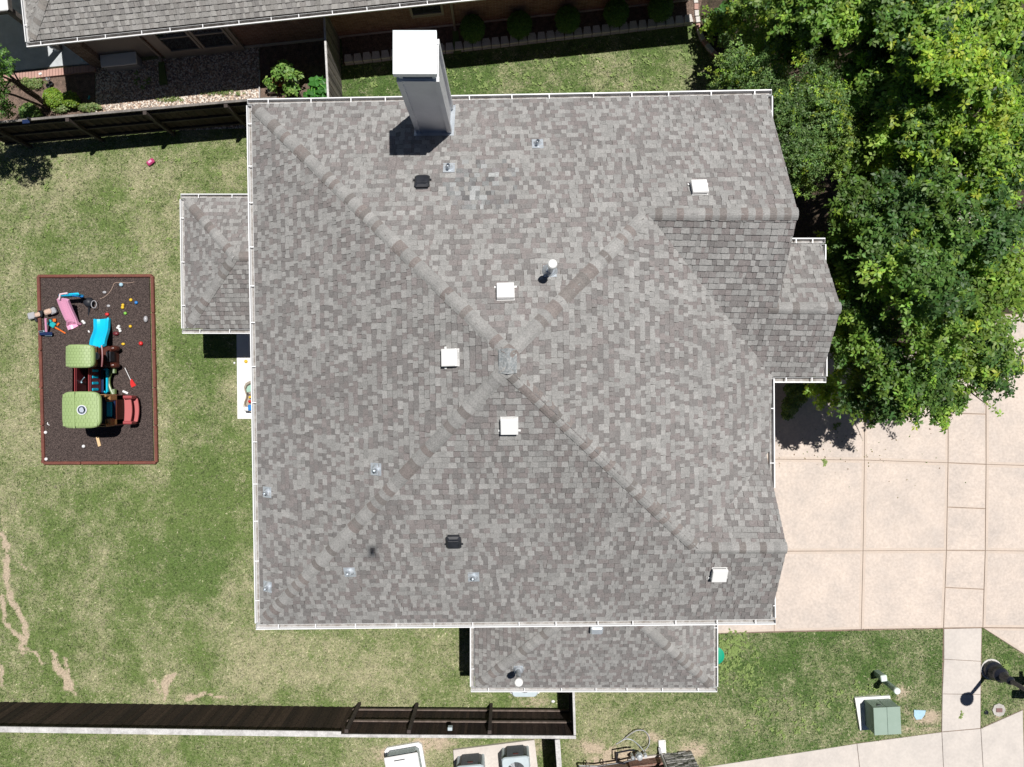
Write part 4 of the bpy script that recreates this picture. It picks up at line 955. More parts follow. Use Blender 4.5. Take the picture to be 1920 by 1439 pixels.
# ---------------------------------------------------------------- air conditioners
def condenser(label, px, py, rz, w_=.86, h_=.86, part='condenser'):
    """px,py = photo pixel of the middle of the top"""
    c = G(px, py, h_); c.z = 0; root = thing('air_conditioner', label, 'air conditioner', c, 'air conditioners at the foot of the photo')
    fx = Vector((math.cos(rz), math.sin(rz), 0)); fy = Vector((-fx.y, fx.x, 0)); up = Vector((0, 0, 1))
    def ring(s, z, r=.12):
        a = w_ / 2 * s; pts = []
        for sx, sy, a0 in ((1, 1, 0), (-1, 1, 90), (-1, -1, 180), (1, -1, 270)):
            for k in range(5):
                t = R(a0 + k * 22.5); pts.append(c + fx * (sx * (a - r) + math.cos(t) * r) + fy * (sy * (a - r) + math.sin(t) * r) + up * z)
        return pts
    mb = MB(); mb.loft([ring(.93, .06), ring(.93, h_ - .08)], True, True); mb.build('coil', M['acdark'], root)
    for s in (1, -1):
        mb = MB()
        for k in range(17):
            z = .12 + k * (h_ - .24) / 16; mb.box(c + fy * s * w_ * .485 + up * z, (w_ * .62, .03, .012), rz=rz)
        for k in range(-4, 5): mb.box(c + fy * s * w_ * .492 + fx * k * w_ * .078 + up * (h_ / 2), (.008, .012, h_ - .2), rz=rz)
        mb.build('louvre', M['acdark'], root)
    for s in (1, -1):
        mb = MB(); mb.box(c + fx * s * w_ * .46 + up * (h_ / 2), (.10, w_ * .90, h_ - .1), rz=rz, bev=.03); mb.build('side_panel', M['acblue'], root)
    mb = MB(); mb.loft([ring(1.0, h_ - .09), ring(1.02, h_ - .04), ring(.97, h_)], True, False); rr = ring(.97, h_)
    n = len(rr); hole = [c + (fx * math.cos(2 * math.pi * (k - 0) / n + R(0)) + fy * math.sin(2 * math.pi * k / n)) * w_ * .33 + up * (h_ + .0) for k in range(n)]
    b = len(mb.v); mb.v += [tuple(p) for p in rr] + [tuple(p) for p in hole] + [tuple(p - up * .06) for p in hole]
    for i in range(n):
        j = (i + 1) % n; mb.face((b + i, b + j, b + n + j, b + n + i)); mb.face((b + n + i, b + n + j, b + 2 * n + j, b + 2 * n + i))
    mb.build('top_panel', M['acblue'], root)
    mb = MB()
    for k in range(1, 7): 
        r = w_ * .05 * k + .02; mb.tube([c + (fx * math.cos(R(a)) + fy * math.sin(R(a))) * r + up * (h_ + .012) for a in range(0, 361, 20)], .004, 4)
    for a in range(0, 360, 30): mb.tube([c + up * (h_ + .016), c + (fx * math.cos(R(a)) + fy * math.sin(R(a))) * w_ * .335 + up * (h_ + .008)], .004, 4)
    mb.build('fan_grille', M['acdark'], root)
    mb = MB()
    for a in (0, 120, 240):
        u_ = fx * math.cos(R(a)) + fy * math.sin(R(a)); v_ = Vector((-u_.y, u_.x, 0))
        mb.poly([c + u_ * .04 + up * (h_ - .05), c + u_ * w_ * .3 - v_ * .09 + up * (h_ - .065), c + u_ * w_ * .3 + v_ * .09 + up * (h_ - .045)])
    mb.cyl(c + up * (h_ - .1), .06, .06, 14); mb.build('fan', M['metal'], root)
    mb = MB(); mb.box(c + fy * w_ * .505 + up * (h_ * .74) + fx * .02, (.17, .012, .045), rz=rz); mb.build('badge', M['p_redd'], root)
    return root
condenser('pale blue condenser with dark louvres beside the white capped fence', 968, 1446, .085)
condenser('pale blue condenser, middle one of the three at the bottom edge', 882, 1462, .085)
# third unit: smooth rounded white cover
c = G(756, 1446, .62); c.z = 0; t = thing('air_conditioner', 'rounded white unit standing on bare soil, leftmost at the bottom edge', 'air conditioner', c, 'air conditioners at the foot of the photo')
fr = (Vector((.985, .17, 0)), Vector((-.17, .985, 0)), Vector((0, 0, 1)))
mb = MB(); mb.box(c + Vector((0, 0, .05)), (1.25, 1.15, .1), frame=fr, bev=.1); mb.build('base_pad', M['p_white'], t)
mb = MB(); mb.box(c + Vector((0, 0, .33)), (1.06, .98, .5), frame=fr, bev=.1); mb.build('casing', M['acblue'], t)
mb = MB(); mb.box(c + Vector((0, 0, .60)), (1.10, 1.02, .07), frame=fr, bev=.03); mb.build('cover', M['p_white'], t)
mb = MB(); mb.box(c + Vector((-.12, .36, .638)), (.35, .03, .006), frame=fr); mb.build('vent_slot', M['black'], t)
mb = MB(); mb.prism([G(850, 1407, .1), G(1002, 1388, .1), G(1018, 1520, .1), G(856, 1520, .1)][::-1], .1); structure(mb, 'equipment_pad', M['walk'])
# our house's own unit, mostly hidden under the wing's gutter
condenser('white topped condenser half hidden under the gutter of the side wing', 984, 1284, 0, .8, .75)
mb = MB(); mb.box(G(984, 1270, .04), (.98, 1.1, .08), bev=.035); structure(mb, 'equipment_pad', M['patio'])
c = G(1037, 1315, 0); mb = MB(); mb.ball(c + Vector((0, 0, .02)), .05, 10, 6, (1.3, 1, .7)); tag(mb.build('stone', M['p_white'], smooth=True), 'small white stone beside the short dark fence', 'stone')

# ---------------------------------------------------------------- corner of the neighbour's house at the bottom edge
c0 = G(1180, 1424); c1b = G(1292, 1409); dd = (c1b - c0).normalized(); nv = Vector((-dd.y, dd.x, 0)); L2 = (c1b - c0).length
sb = thing('brick_house', 'brick and stone corner of a neighbouring house cut off by the bottom edge', 'house', c1b.copy())
def SP(u, v, z): p = c0 + dd * u - nv * v; p.z = z; return p
mb = MB(); mb.prism([SP(-7, .1, 2.7), SP(L2 - .1, .1, 2.7), SP(L2 - .1, 7, 2.7), SP(-7, 7, 2.7)][::-1], 2.7); o = mb.build('wall', M['tan_brick'], sb); uvwall(o)
ust = (G(1243, 1416) - c0).dot(dd)
mb = MB(); mb.prism([SP(-.05, .0, .45), SP(ust, .0, .45), SP(ust, .1, .45), SP(-.05, .1, .45)][::-1], .45); o = mb.build('brick_skirt', M['brick'], sb); uvwall(o)
mb = MB(); z = 0
while z < 2.6:
    hh = rng.uniform(.05, .12); u = ust
    while u < L2 + .05:
        ww = rng.uniform(.15, .42); e = min(u + ww, L2 + .06); pr = rng.uniform(.0, .05); k = rng.uniform(.7, 1.25)
        mb.prism([SP(u + .004, -.02 - pr, z + hh - .006), SP(e - .004, -.02 - pr, z + hh - .006), SP(e - .004, .1, z + hh - .006), SP(u + .004, .1, z + hh - .006)][::-1], hh - .008); u = e
    z += hh
mb.build('stone_facing', M['stone'], sb)
mb = MB(); z = 0
while z < 2.6:
    hh = rng.uniform(.05, .12); v_ = .0
    while v_ < 7:
        ww = rng.uniform(.15, .42); pr = rng.uniform(0, .05)
        mb.prism([SP(L2 - .1, v_ + .004, z + hh - .006), SP(L2 + pr, v_ + .004, z + hh - .006), SP(L2 + pr, v_ + ww - .004, z + hh - .006), SP(L2 - .1, v_ + ww - .004, z + hh - .006)][::-1], hh - .008); v_ += ww
    z += hh
mb.build('stone_facing', M['stone'], sb)
mb = MB(); mb.prism([SP(-7.4, -.4, 2.85), SP(L2 + .4, -.4, 2.85), SP(L2 + .4, 7.4, 2.85), SP(-7.4, 7.4, 2.85)][::-1], .12); mb.build('roof', M['shingle'] if False else M['deck'], sb)
mb = MB(); mb.prism([SP(-.05, -.06, .09), SP(ust, -.06, .09), SP(ust, .0, .09), SP(-.05, .0, .09)][::-1], .1); mb.build('foundation', M['walk'], sb)
mb = MB(); mb.tube([SP(ust - .09, -.12, 2.6), SP(ust - .09, -.12, .2), SP(ust - .1, -.3, .1)], .05, 6); mb.build('downspout', M['p_grey'], sb)
# splash block
c = G(1241, 1399); mb = MB(); mb.box(c + Vector((0, 0, .03)), (.24, .42, .06), rz=.05, bev=.01); mb.box(c + Vector((-.10, 0, .075)), (.03, .4, .03), rz=.05); mb.box(c + Vector((.10, 0, .075)), (.03, .4, .03), rz=.05)
tag(mb.build('splash_block', M['patio']), 'cream concrete splash block at the foot of the stone corner', 'splash block')
# irrigation backflow and gas piping with loose grey conduit
c = G(1195, 1408); t = thing('gas_meter', 'grey meter with black bent pipes in front of the brick wall', 'meter', c)
mb = MB(); mb.box(c + Vector((0, 0, .30)), (.22, .18, .22), bev=.05); mb.lathe(c + Vector((0, .0, .41)), [(.10, 0), (.09, .05), (.04, .08)], 14); mb.build('body', M['metal'], t)
mb = MB()
for pts in ([(1172, 1432, .5), (1156, 1430, .42), (1155, 1412, .38), (1180, 1407, .34), (1190, 1407, .34)], [(1172, 1432, .06), (1156, 1428, .12), (1158, 1414, .24)], [(1086, 1436, .3), (1120, 1437, .3), (1168, 1430, .3), (1192, 1424, .3)], [(1086, 1436, .3), (1084, 1440, .02)]):
    mb.tube([G(x, y, z) for x, y, z in pts], .028, 8)
mb.build('pipe', M['iron'], t)
mb = MB()
for x, y in ((1102, 1436), (1134, 1434)): mb.tube([G(x + 3 * math.cos(a), y + 5 * math.sin(a), .33) for a in [k * .6 for k in range(12)]], .015, 6)
mb.build('pipe_clamp', M['railpale'], t)
mb = MB(); mb.lathe(G(1208, 1411, .1), [(.05, 0), (.06, .15), (.04, .2), (.05, .26)], 12); mb.build('regulator', M['metal'], t); mb = MB(); mb.lathe(G(1184, 1414, .1), [(.04, 0), (.045, .2), (.06, .25), (.03, .3)], 12); mb.build('regulator', M['metal'], t)
def hose(name, label, pts, r, m):
    mb = MB(); P = [G(*p) for p in pts]; Q_ = []
    for i in range(len(P) - 1):
        a, b, c_, d_ = P[max(i - 1, 0)], P[i], P[i + 1], P[min(i + 2, len(P) - 1)]
        for k in range(6):
            t = k / 6; Q_.append(.5 * ((2 * b) + (c_ - a) * t + (2 * a - 5 * b + 4 * c_ - d_) * t * t + (3 * b - a - 3 * c_ + d_) * t ** 3))
    Q_.append(P[-1]); mb.tube(Q_, r, 7); return tag(mb.build(name, M[m], smooth=True), label, 'hose' if 'hose' in name else 'cord')
hose('garden_hose', 'grey hose looping over the grass from the meter', [(1155, 1396, .02), (1166, 1389, .02), (1180, 1378, .1), (1194, 1370, .14), (1208, 1371, .1), (1217, 1382, .06), (1217, 1396, .1), (1209, 1408, .3)], .016, 'p_grey')
hose('garden_hose', 'shorter grey hose crossing the bare soil to the meter', [(1160, 1393, .02), (1174, 1386, .03), (1187, 1389, .06), (1200, 1400, .2), (1207, 1409, .3)], .014, 'metal')

# ---------------------------------------------------------------- street side: transformer, pedestals, lamp, covers
t = thing('transformer_box', 'green steel utility cabinet on a white concrete pad', 'utility box', G(1645, 1340))
pad = [G(1603, 1309, .10), G(1669, 1305, .10), G(1676, 1366, .10), G(1613, 1370, .10)]
mb = MB(); mb.prism(pad[::-1], .1); mb.build('base_pad', M['patio'], t)
# cabinet: back edge = photo top of lid; foot is nearer the photo centre
hc = .72; top = [G(1638, 1329, hc), G(1687, 1326.5, hc), G(1691.5, 1376, hc), G(1641, 1379, hc)]
foot = [G(1620, 1313.5, .1), G(1669, 1311, .1)]
fx = (top[1] - top[0]).normalized(); fy = Vector((fx.y, -fx.x, 0)); Wd = (top[1] - top[0]).length; Dp = (top[3] - top[0]).length * .98
b0 = Vector((top[0].x, top[0].y, 0))
def cab(u, v, z): p = b0 + fx * u + fy * v; p.z = z; return p
mb = MB()
mb.loft([[cab(0, -.0, .1), cab(Wd, -.0, .1), cab(Wd, Dp, .1), cab(0, Dp, .1)], [cab(0, -.0, hc - .02), cab(Wd, -.0, hc - .02), cab(Wd, Dp, hc - .02), cab(0, Dp, hc - .02)], ], True, True)
mb.build('cabinet', M['utildark'], t)
for k in (0, 1):
    mb = MB(); a, b = (k * Wd / 2 + .006 - .015 * (k == 0), (k + 1) * Wd / 2 - .006 + .015 * (k == 1))
    mb.prism([cab(a, -.025, hc + .012), cab(b, -.025, hc + .012), cab(b, Dp + .02, hc + .0), cab(a, Dp + .02, hc + .0)][::-1], .05); mb.build('lid', M['utility'], t)
    mb = MB(); a, b = (k * Wd / 2 + .01, (k + 1) * Wd / 2 - .01); mb.prism([cab(a, -.018, hc - .05), cab(b, -.018, hc - .05), cab(b, 0, hc - .05), cab(a, 0, hc - .05)][::-1], hc - .2); mb.build('door', M['utility'], t)
mb = MB(); mb.box(cab(Wd * .28, -.03, hc - .16), (.16, .012, .05), rz=.3); mb.build('latch', M['acdark'], t)
def pedestal(label, foot, toppx, h, r, square):
    c = G(*foot); tt = G(toppx[0], toppx[1], h); c = Vector((tt.x, tt.y, 0)); o = thing('utility_pedestal', label, 'utility pedestal', c, None)
    mb = MB()
    if square: mb.box(c + Vector((0, 0, h / 2 - .03)), (r * 1.8, r * 1.8, h - .06), rz=.15, bev=.01)
    else: mb.cyl(c, r * .82, h - .05, 18)
    mb.build('post', M['utility'], o)
    mb = MB()
    if square: mb.box(c + Vector((0, 0, h - .05)), (r * 2, r * 2, .1), rz=.15, bev=.02)
    else: mb.lathe(c + Vector((0, 0, h - .08)), [(r, 0), (r, .06), (r * .85, .08)], 20)
    mb.build('cap', M['utilpale'], o)
pedestal('short square green pedestal with a pale cap', (1644, 1262), (1658, 1273), .50, .10, True)
pedestal('taller round green pedestal with a white domed cap', (1660, 1283), (1683, 1297), .95, .105, False)
mb = MB(); P = [G(1713, 1331), G(1735, 1332), G(1733, 1340), G(1727, 1348), G(1717, 1349), G(1713, 1342)]
mb.prism([p + Vector((0, 0, .03)) for p in P][::-1], .03); tag(mb.build('valve_cover', M['bluepaint']), 'pale blue painted cover lying in bare soil near the sidewalk', 'cover')
c = G(1872, 1331); o = thing('water_meter_cover', 'white octagonal concrete collar with a rusty square lid in the small lawn', 'meter cover', c)
mb = MB(); mb.cyl(c, .22, .035, 8); mb.build('collar', mat('grey_collar_concrete', (.52, .50, .47), (.40, .38, .35), scale=8, rough=.9, fine=.15), o); mb = MB(); mb.box(c + Vector((0, 0, .045)), (.20, .13, .015)); mb.build('lid', M['rustlid'], o)
c = G(1849, 1336); mb = MB(); mb.lathe(c, [(.07, 0), (.07, .02), (.05, .022), (.05, .005)], 16); tag(mb.build('valve_cover', M['iron']), 'small round black valve cap beside the sidewalk in the small lawn', 'valve cap')
# street lamp: foot in view, the pole leans out of the frame in perspective
c = G(1858, 1255); lp = thing('street_lamp', 'black post top street lamp with fluted base beside the sidewalk', 'street lamp', c)
mb = MB(); mb.cyl(c - Vector((0, 0, .05)), .35, .08, 20); mb.build('footing', M['block'], lp)
mb = MB(); mb.lathe(c + Vector((0, 0, .04)), [(.30, 0), (.31, .14), (.26, .20), (.20, .34), (.25, .40), (.24, .47), (.15, .56), (.11, .8), (.14, .84), (.13, .9), (.08, .95)], 16); mb.build('base', M['iron'], lp)
mb = MB(); mb.cyl(c + Vector((0, 0, .98)), .072, 2.75, 14, r2=.055); mb.build('pole', M['iron'], lp, smooth=False)
mb = MB(); mb.lathe(c + Vector((0, 0, 3.72)), [(.06, 0), (.14, .06), (.15, .1)], 16); mb.build('collar', M['iron'], lp)
mb = MB(); mb.lathe(c + Vector((0, 0, 3.82)), [(.13, 0), (.19, .2), (.20, .3), (.15, .38)], 16); mb.build('globe', M['p_white'], lp, smooth=True)
mb = MB(); mb.lathe(c + Vector((0, 0, 4.2)), [(.225, 0), (.22, .03), (.12, .12), (.03, .17), (.02, .24)], 16); mb.build('hood', M['iron'], lp)
# mailboxes just outside the frame, whose shadows fall on the small lawn
ml = thing('mailbox', 'grey post of a double black mailbox at the right edge of the lawn', 'mailbox', G(1925, 1272))
c = G(1925, 1272); mb = MB(); mb.box(c + Vector((0, 0, .5)), (.10, .10, 1.0)); mb.build('post', M['greywood'], ml)
mb = MB(); mb.box(c + Vector((0, 0, .97)), (.12, .9, .05)); mb.build('crossbar', M['greywood'], ml)
for yy in (-.28, .16):
    mb = MB(); q = c + Vector((-.0, yy, 1.0)); mb.loft([[q + Vector((x * .27, math.cos(a) * .13, .1 + math.sin(a) * .11)) for a in [R(k) for k in range(0, 181, 20)]] + [q + Vector((x * .27, -.13, 0)), q + Vector((x * .27, .13, 0))] for x in (-1, 1)], True, True)
    mb.build('letter_box', M['iron'], ml)
# wheeled bin tucked beside the wing
c = G(1341, 1226, 0); c = Vector(((1342.5 - 960) * (H - 1.0) / F, (719.5 - 1231) * (H - 1.0) / F, 0)); o = thing('garden_bin', 'round green garden bin peeping out beside the side wing gutter', 'bin', c)
mb = MB(); mb.lathe(c, [(.20, 0), (.25, .85), (.27, .87), (.27, .92)], 20); mb.build('bucket', M['p_greend'], o)
mb = MB(); mb.lathe(c + Vector((0, 0, .92)), [(.28, 0), (.28, .04), (.2, .07), (.05, .08)], 20); mb.build('lid', plastic('emerald_plastic', (.01, .34, .20), .4), o)
# camera drone: its shadow is the small smudge on the lower left slope
dr = thing('camera_drone', 'small grey camera drone in the air whose shadow smudges the roof', 'drone', (0, 0, H + .09))
mb = MB(); mb.box((0, 0, H + .14), (.12, .22, .08), bev=.02); mb.build('body', M['p_grey'], dr)
for sx in (-1, 1):
    for sy in (-1, 1):
        mb = MB(); mb.tube([(0, 0, H + .15), (sx * .14, sy * .13, H + .17)], .012, 6); a = mb.build('arm', M['p_grey'], dr)
        mb = MB(); mb.cyl((sx * .14, sy * .13, H + .16), .018, .03, 10)
        for s in (-1, 1): mb.box((sx * .14 + s * .055, sy * .13, H + .193), (.10, .012, .003))
        mb.build('rotor', M['black'], a)
# ---------------------------------------------------------------- play pit
sheet('play_pit', [(74, 520), (281, 519), (289, 866), (83, 867)], M['mulch'], .05)
bd = thing('play_pit_border', 'red brown plastic timber border round the mulch play pit', 'border', G(180, 690))
cs = [(70.5, 518), (284, 517), (292, 868), (80, 869)]
def timber(a, b):
    a, b = G(*a, .12), G(*b, .12); a.z = b.z = 0; d = (b - a); L = d.length; d.normalize(); rz = math.atan2(d.y, d.x)
    mb = MB(); mb.box((a + b) / 2 + Vector((0, 0, .06)), (L - .012, .10, .12), rz=rz, bev=.02); mb.box((a + b) / 2 + Vector((0, 0, .118)), (L - .03, .022, .012), rz=rz)
    mb.cyl(a + d * .05 + Vector((0, 0, .0)), .048, .132, 12); mb.build('timber', M['border'], bd)
for i in range(4):
    a, b = cs[i], cs[(i + 1) % 4]; n = 3 if i % 2 == 0 else 5
    for k in range(n): timber((lerp(a[0], b[0], k / n), lerp(a[1], b[1], k / n)), (lerp(a[0], b[0], (k + 1) / n), lerp(a[1], b[1], (k + 1) / n)))

PH = 1.9   # roof height of the towers
def roofpan(parent, cx, cy, wpx, hpx, rz, h, crown, ribs, name='roof', seam=False):
    """rounded plastic shingle roof; centre & size in photo pixels at height h"""
    c = G(cx, cy, h); k = (H - h) / F; a, b = wpx * k / 2, hpx * k / 2; n = 32; fx = Vector((math.cos(rz), math.sin(rz), 0)); fy = Vector((-fx.y, fx.x, 0))
    def sq(s, z):
        out_ = []
        for i in range(n):
            t = 2 * math.pi * i / n; ct, st = math.cos(t), math.sin(t); e = .38
            x = math.copysign(abs(ct) ** e, ct) * a * s; y = math.copysign(abs(st) ** e, st) * b * s
            out_.append(c + fx * x + fy * y + Vector((0, 0, z - crown * (x / a) ** 2 * .8)))
        return out_
    mb = MB(); mb.loft([sq(.93, -.13), sq(1.0, -.10), sq(1.0, -.03), sq(.95, 0.0)], True, False)
    # top surface as a grid of low moulded shingles
    rows, cols_ = ribs
    mb.loft([sq(.95, 0.0), sq(.80, .018), sq(.5, .025), sq(.02, .03)], False, True)
    r = mb.build(name, M['p_green'], parent, smooth=False)
    mb = MB()
    for j in range(rows):
        y0_ = -b * .88 + j * (1.76 * b / rows)
        for i in range(cols_ + 1):
            x0_ = -a * .88 + (i - (j % 2) * .5) * (1.76 * a / cols_); x0c = max(x0_, -a * .88); x1c = min(x0_ + 1.76 * a / cols_ * .93, a * .88)
            if x1c - x0c < .02: continue
            pts = []
            for x, y in ((x0c, y0_), (x1c, y0_), (x1c, y0_ + 1.76 * b / rows * .86), (x0c, y0_ + 1.76 * b / rows * .86)):
                rr = max(abs(x) / a, abs(y) / b); zz = .038 if rr < .55 else lerp(.038, .028, (rr - .55) / .33)
                pts.append(c + fx * x + fy * y + Vector((0, 0, zz - crown * (x / a) ** 2 * .8)))
            mb.prism(pts, .02)
    mb.build('moulded_shingle', M['p_green'], r)
    if seam:
        mb = MB(); mb.box(c + fx * (-a * .22) + Vector((0, 0, .045)), (.05, 2 * b * .99, .035), rz=rz, bev=.01); mb.build('seam', M['p_green'], r)
    return r, c, fx, fy, a, b
ps = thing('play_tower', 'plastic climbing playset with two pale green roofs, blue slide and red steps', 'playset', G(205, 725))
r1, c1r, fx1, fy1, a1r, b1r = roofpan(ps, 148.5, 769, 73, 69, .01, PH, .10, (9, 10), seam=True)
mb = MB(); q = c1r + fx1 * a1r * .20 + Vector((0, 0, .05)); mb.cyl(q, .15, .02, 24); bdg = mb.build('badge', M['p_white'], r1)
mb = MB(); mb.lathe(q + Vector((0, 0, .021)), [(.13, 0), (.13, .003), (.108, .003), (.108, 0)], 24); mb.build('badge_ring', plastic('badge_blue_grey', (.30, .36, .46)), bdg)
mb = MB(); sh = [(-.035, -.055), (.03, -.06), (.052, -.01), (.03, .055), (-.01, .068), (-.05, .04), (-.06, 0)]
mb.prism([q + Vector((x * 1.35, y * 1.3, .026)) for x, y in sh], .006); mb.build('badge_emblem', plastic('badge_emblem_grey', (.45, .50, .58)), bdg)
r2, c2r, _, _, a2r, b2r = roofpan(ps, 145, 668, 53.5, 44, 0, PH - .05, .13, (7, 8))
def pit(px, py): return G(px, py, 0)
def boxpx(mb, x0, y0, x1, y1, z0, z1, bev=.03):
    a, b = pit(x0, y0), pit(x1, y1); mb.box(((a.x + b.x) / 2, (a.y + b.y) / 2, (z0 + z1) / 2), (abs(b.x - a.x), abs(b.y - a.y), z1 - z0), bev=bev)
# tower one (south): floor, walls, corner pillars.  plan px at ground
T1 = (184, 739, 236, 797); T2 = (184, 650, 219, 690)
def tower(T, hw, floor, name_wall, m_wall, roof_c, ra, rb, openx=False):
    mb = MB(); boxpx(mb, T[0], T[1], T[2], T[3], .02, floor - .06); mb.build('tower_base', M['p_brown'], ps)
    mb = MB(); boxpx(mb, T[0] + 1, T[1] + 1, T[2] - 1, T[3] - 1, floor - .06, floor); mb.build('floor', M['p_navy'], ps)
    sides = [(T[0], T[1], T[2], T[1] + 4.5), (T[0], T[3] - 4.5, T[2], T[3]), (T[0], T[1] + 5, T[0] + 4.5, T[3] - 5)]
    for s_ in sides:
        mb = MB(); boxpx(mb, *s_, floor, hw); mb.build('panel', m_wall, ps)
    for x, y in ((T[0] + 3, T[1] + 3), (T[2] - 14, T[1] + 3), (T[2] - 14, T[3] - 3), (T[0] + 3, T[3] - 3)):
        p = pit(x, y); mb = MB(); mb.tube([p + Vector((0, 0, floor)), p + Vector((0, 0, hw + .1)), p.lerp(Vector((roof_c.x, roof_c.y, 0)), .12) + Vector((0, 0, PH - .14))], [.05, .045, .04], 8); mb.build('pillar', M['p_tan'], ps)
tower(T1, 1.15, .62, 'panel', M['p_tan'], c1r, a1r, b1r)
# second tower is an open cab: brown trunk with tan band, grey knob
mb = MB(); boxpx(mb, 178, 652, 209, 689, .02, .75, .06); mb.build('tower_base', M['p_brown'], ps)
mb = MB(); boxpx(mb, 178, 651, 209, 690, .75, 1.15, .06); tb = mb.build('cabin', M['p_tan'], ps)
p = G(181.5, 668, 1.2); mb = MB(); mb.ball(p, .10, 14, 8, (.9, 1.2, .7)); mb.build('knob', M['p_grey'], tb, smooth=True)
mb = MB(); pr = [G(187, y, 1.17) for y in range(646, 690, 4)]; mb.tube([G(189 + 3 * math.cos((y - 668) / 20), y, 1.17) for y in range(648, 690, 4)], .03, 8); mb.build('rim', M['p_redd'], tb)
mb = MB(); boxpx(mb, 209, 651, 226, 690, .02, .62, .07); hood = mb.build('trunk_porch', M['p_brown'], ps)
mb = MB(); boxpx(mb, 219, 661, 228, 680, .40, .66, .02); mb.build('crawl_hole', M['black'], hood)
mb = MB()
for yy in (655, 686): mb.ball(pit(226, yy) + Vector((0, 0, .35)), .13, 10, 6, (1.2, .8, 1.6))
mb.build('root', M['p_brown'], hood)
for xx in (185, 192):
    for yy in (656, 684):
        p = pit(xx, yy); mb = MB(); mb.tube([p + Vector((0, 0, .9)), p.lerp(Vector((c2r.x, c2r.y, 0)), .15) + Vector((0, 0, PH - .18))], .04, 8); mb.build('pillar', M['p_tan'], ps)
# blue wavy slide north of tower two: trough with raised lips
def slide(parent, path, wd, lip, m, name='slide'):
    mb = MB(); rings = []
    for i, (p, w0) in enumerate(path):
        p = Vector(p); a = Vector(path[max(i - 1, 0)][0]); b = Vector(path[min(i + 1, len(path) - 1)][0]); d = (b - a).normalized(); s = d.cross(Vector((0, 0, 1))).normalized(); up = s.cross(d)
        h2 = w0 / 2
        prof = [(-h2 - .03, -.02), (-h2 - .03, lip), (-h2 + .01, lip + .01), (-h2 + .05, .03), (-h2 * .4, 0), (h2 * .4, 0), (h2 - .05, .03), (h2 - .01, lip + .01), (h2 + .03, lip), (h2 + .03, -.02), (h2 * .4, -.05), (-h2 * .4, -.05)]
        rings.append([p + s * x + up * z for x, z in prof])
    mb.loft(rings, True, True); return mb.build(name, m, parent, smooth=False)
path = []
for i in range(15):
    t = i / 14; py = lerp(652, 598.5, t); cxp = 187 + 7.5 * (0.5 - 0.5 * math.cos(math.pi * min(max((t - .1) / .62, 0), 1))) ; z = lerp(.66, .12, t ** .85) + .05 * math.sin(t * 6.28)
    path.append((G(cxp - 2, py, max(z, .1)), .44))
slide(ps, path, .5, .09, M['p_blue'])
# bridge between the towers: two stepped ramps and a blue net seat
def arch_ramp(x0, x1, ztop, m_side, m_rung, bars):
    g = MB()
    for x in (x0,):
        g.box(G((x0 * 2 + 4) / 2, 715, ztop) * 1.0, (.075, .80, .10), bev=.03)
    o = g.build('handrail', m_side, ps)
    g = MB(); a = G(x0 + 6, 715, ztop * .5); b = G(x1, 715, ztop * .5)
    for k in range(5):
        yy = 694 + k * 8.6; p0_, p1_ = G(x0 + 4, yy, ztop * .75), G(x1, yy, ztop * .3); g.tube([p0_, p1_], .035, 6)
    for k in (0, 1): pass
    g.build('rung', m_rung, ps)
mb = MB(); mb.box(G(139, 713, .95), (.07, .86, .09), bev=.03); hr = mb.build('handrail', M['p_red'], ps)
mb = MB(); mb.box(G(165, 713, .95), (.07, .86, .09), bev=.03); mb.build('handrail', M['p_red'], ps)
def frame_panel(xa, xb, za, zb, name, m, mh, slots):
    """climbing panel sloping down east with round ended holds"""
    A_, B_ = G(xa, 713, za), G(xb, 713, zb); d = (B_ - A_); L = d.length; d.normalize(); v_ = Vector((0, 1, 0)); n_ = d.cross(v_).normalized(); n_ = n_ if n_.z > 0 else -n_
    mb = MB(); mb.box((A_ + B_) / 2, (L, .82, .05), frame=(d, v_, n_), bev=.015); o = mb.build(name, m, ps)
    for k in range(slots):
        mb = MB(); mb.box((A_ + B_) / 2 + n_ * .03 + v_ * (-.30 + k * .2) - d * L * .06, (L * .55, .085, .03), frame=(d, v_, n_), bev=.012); mb.build('slot', mh, o)
    return o
frame_panel(142, 161, .90, .25, 'climbing_panel', M['p_redd'], M['postdark'], 4)
frame_panel(168, 188, .92, .35, 'climbing_panel', M['p_redd'], M['p_blue'], 4)
mb = MB()
for k in range(9):
    t = k / 8; 
pts_ = [G(199 - 9 * math.sin(math.pi * t), lerp(691, 738, t), .55 - .1 * math.sin(math.pi * t)) for t in [k / 10 for k in range(11)]]
mb = MB(); mb.box(G(194, 714, .28), (.22, .80, .06), bev=.025); mb.build('tunnel_floor', M['p_navy'], ps)
mb = MB(); mb.box(G(199.5, 714, .36), (.13, .82, .2), bev=.05); mb.build('rocker_seat', M['p_blue'], ps)
mb = MB(); mb.tube([G(212 - 8 * math.sin(math.pi * t), lerp(690, 740, t), .30) for t in [k / 10 for k in range(11)]], .05, 8); mb.tube([G(213, y, .25) for y in (692, 700)], .09, 8); mb.tube([G(213, y, .25) for y in (730, 739)], .09, 8); mb.build('arch', M['p_greend'], ps)
mb = MB(); mb.tube([G(158, 708, 1.0), G(152, 716, .6)], .012, 6); mb.box(G(152, 717, .6), (.08, .06, .06), bev=.01); mb.build('steering_toy', M['bluepaint'], ps)
# tower one interior blue bench and tan arches
mb = MB(); boxpx(mb, 222, 752, 231, 780, .62, .70, .02); mb.build('bench', M['p_blue'], ps)
mb = MB(); boxpx(mb, 226, 739, 236, 752, .10, .95, .05); mb.build('panel', M['p_tan'], ps); mb = MB(); boxpx(mb, 226, 783, 236, 797, .10, .95, .05); mb.build('panel', M['p_tan'], ps)
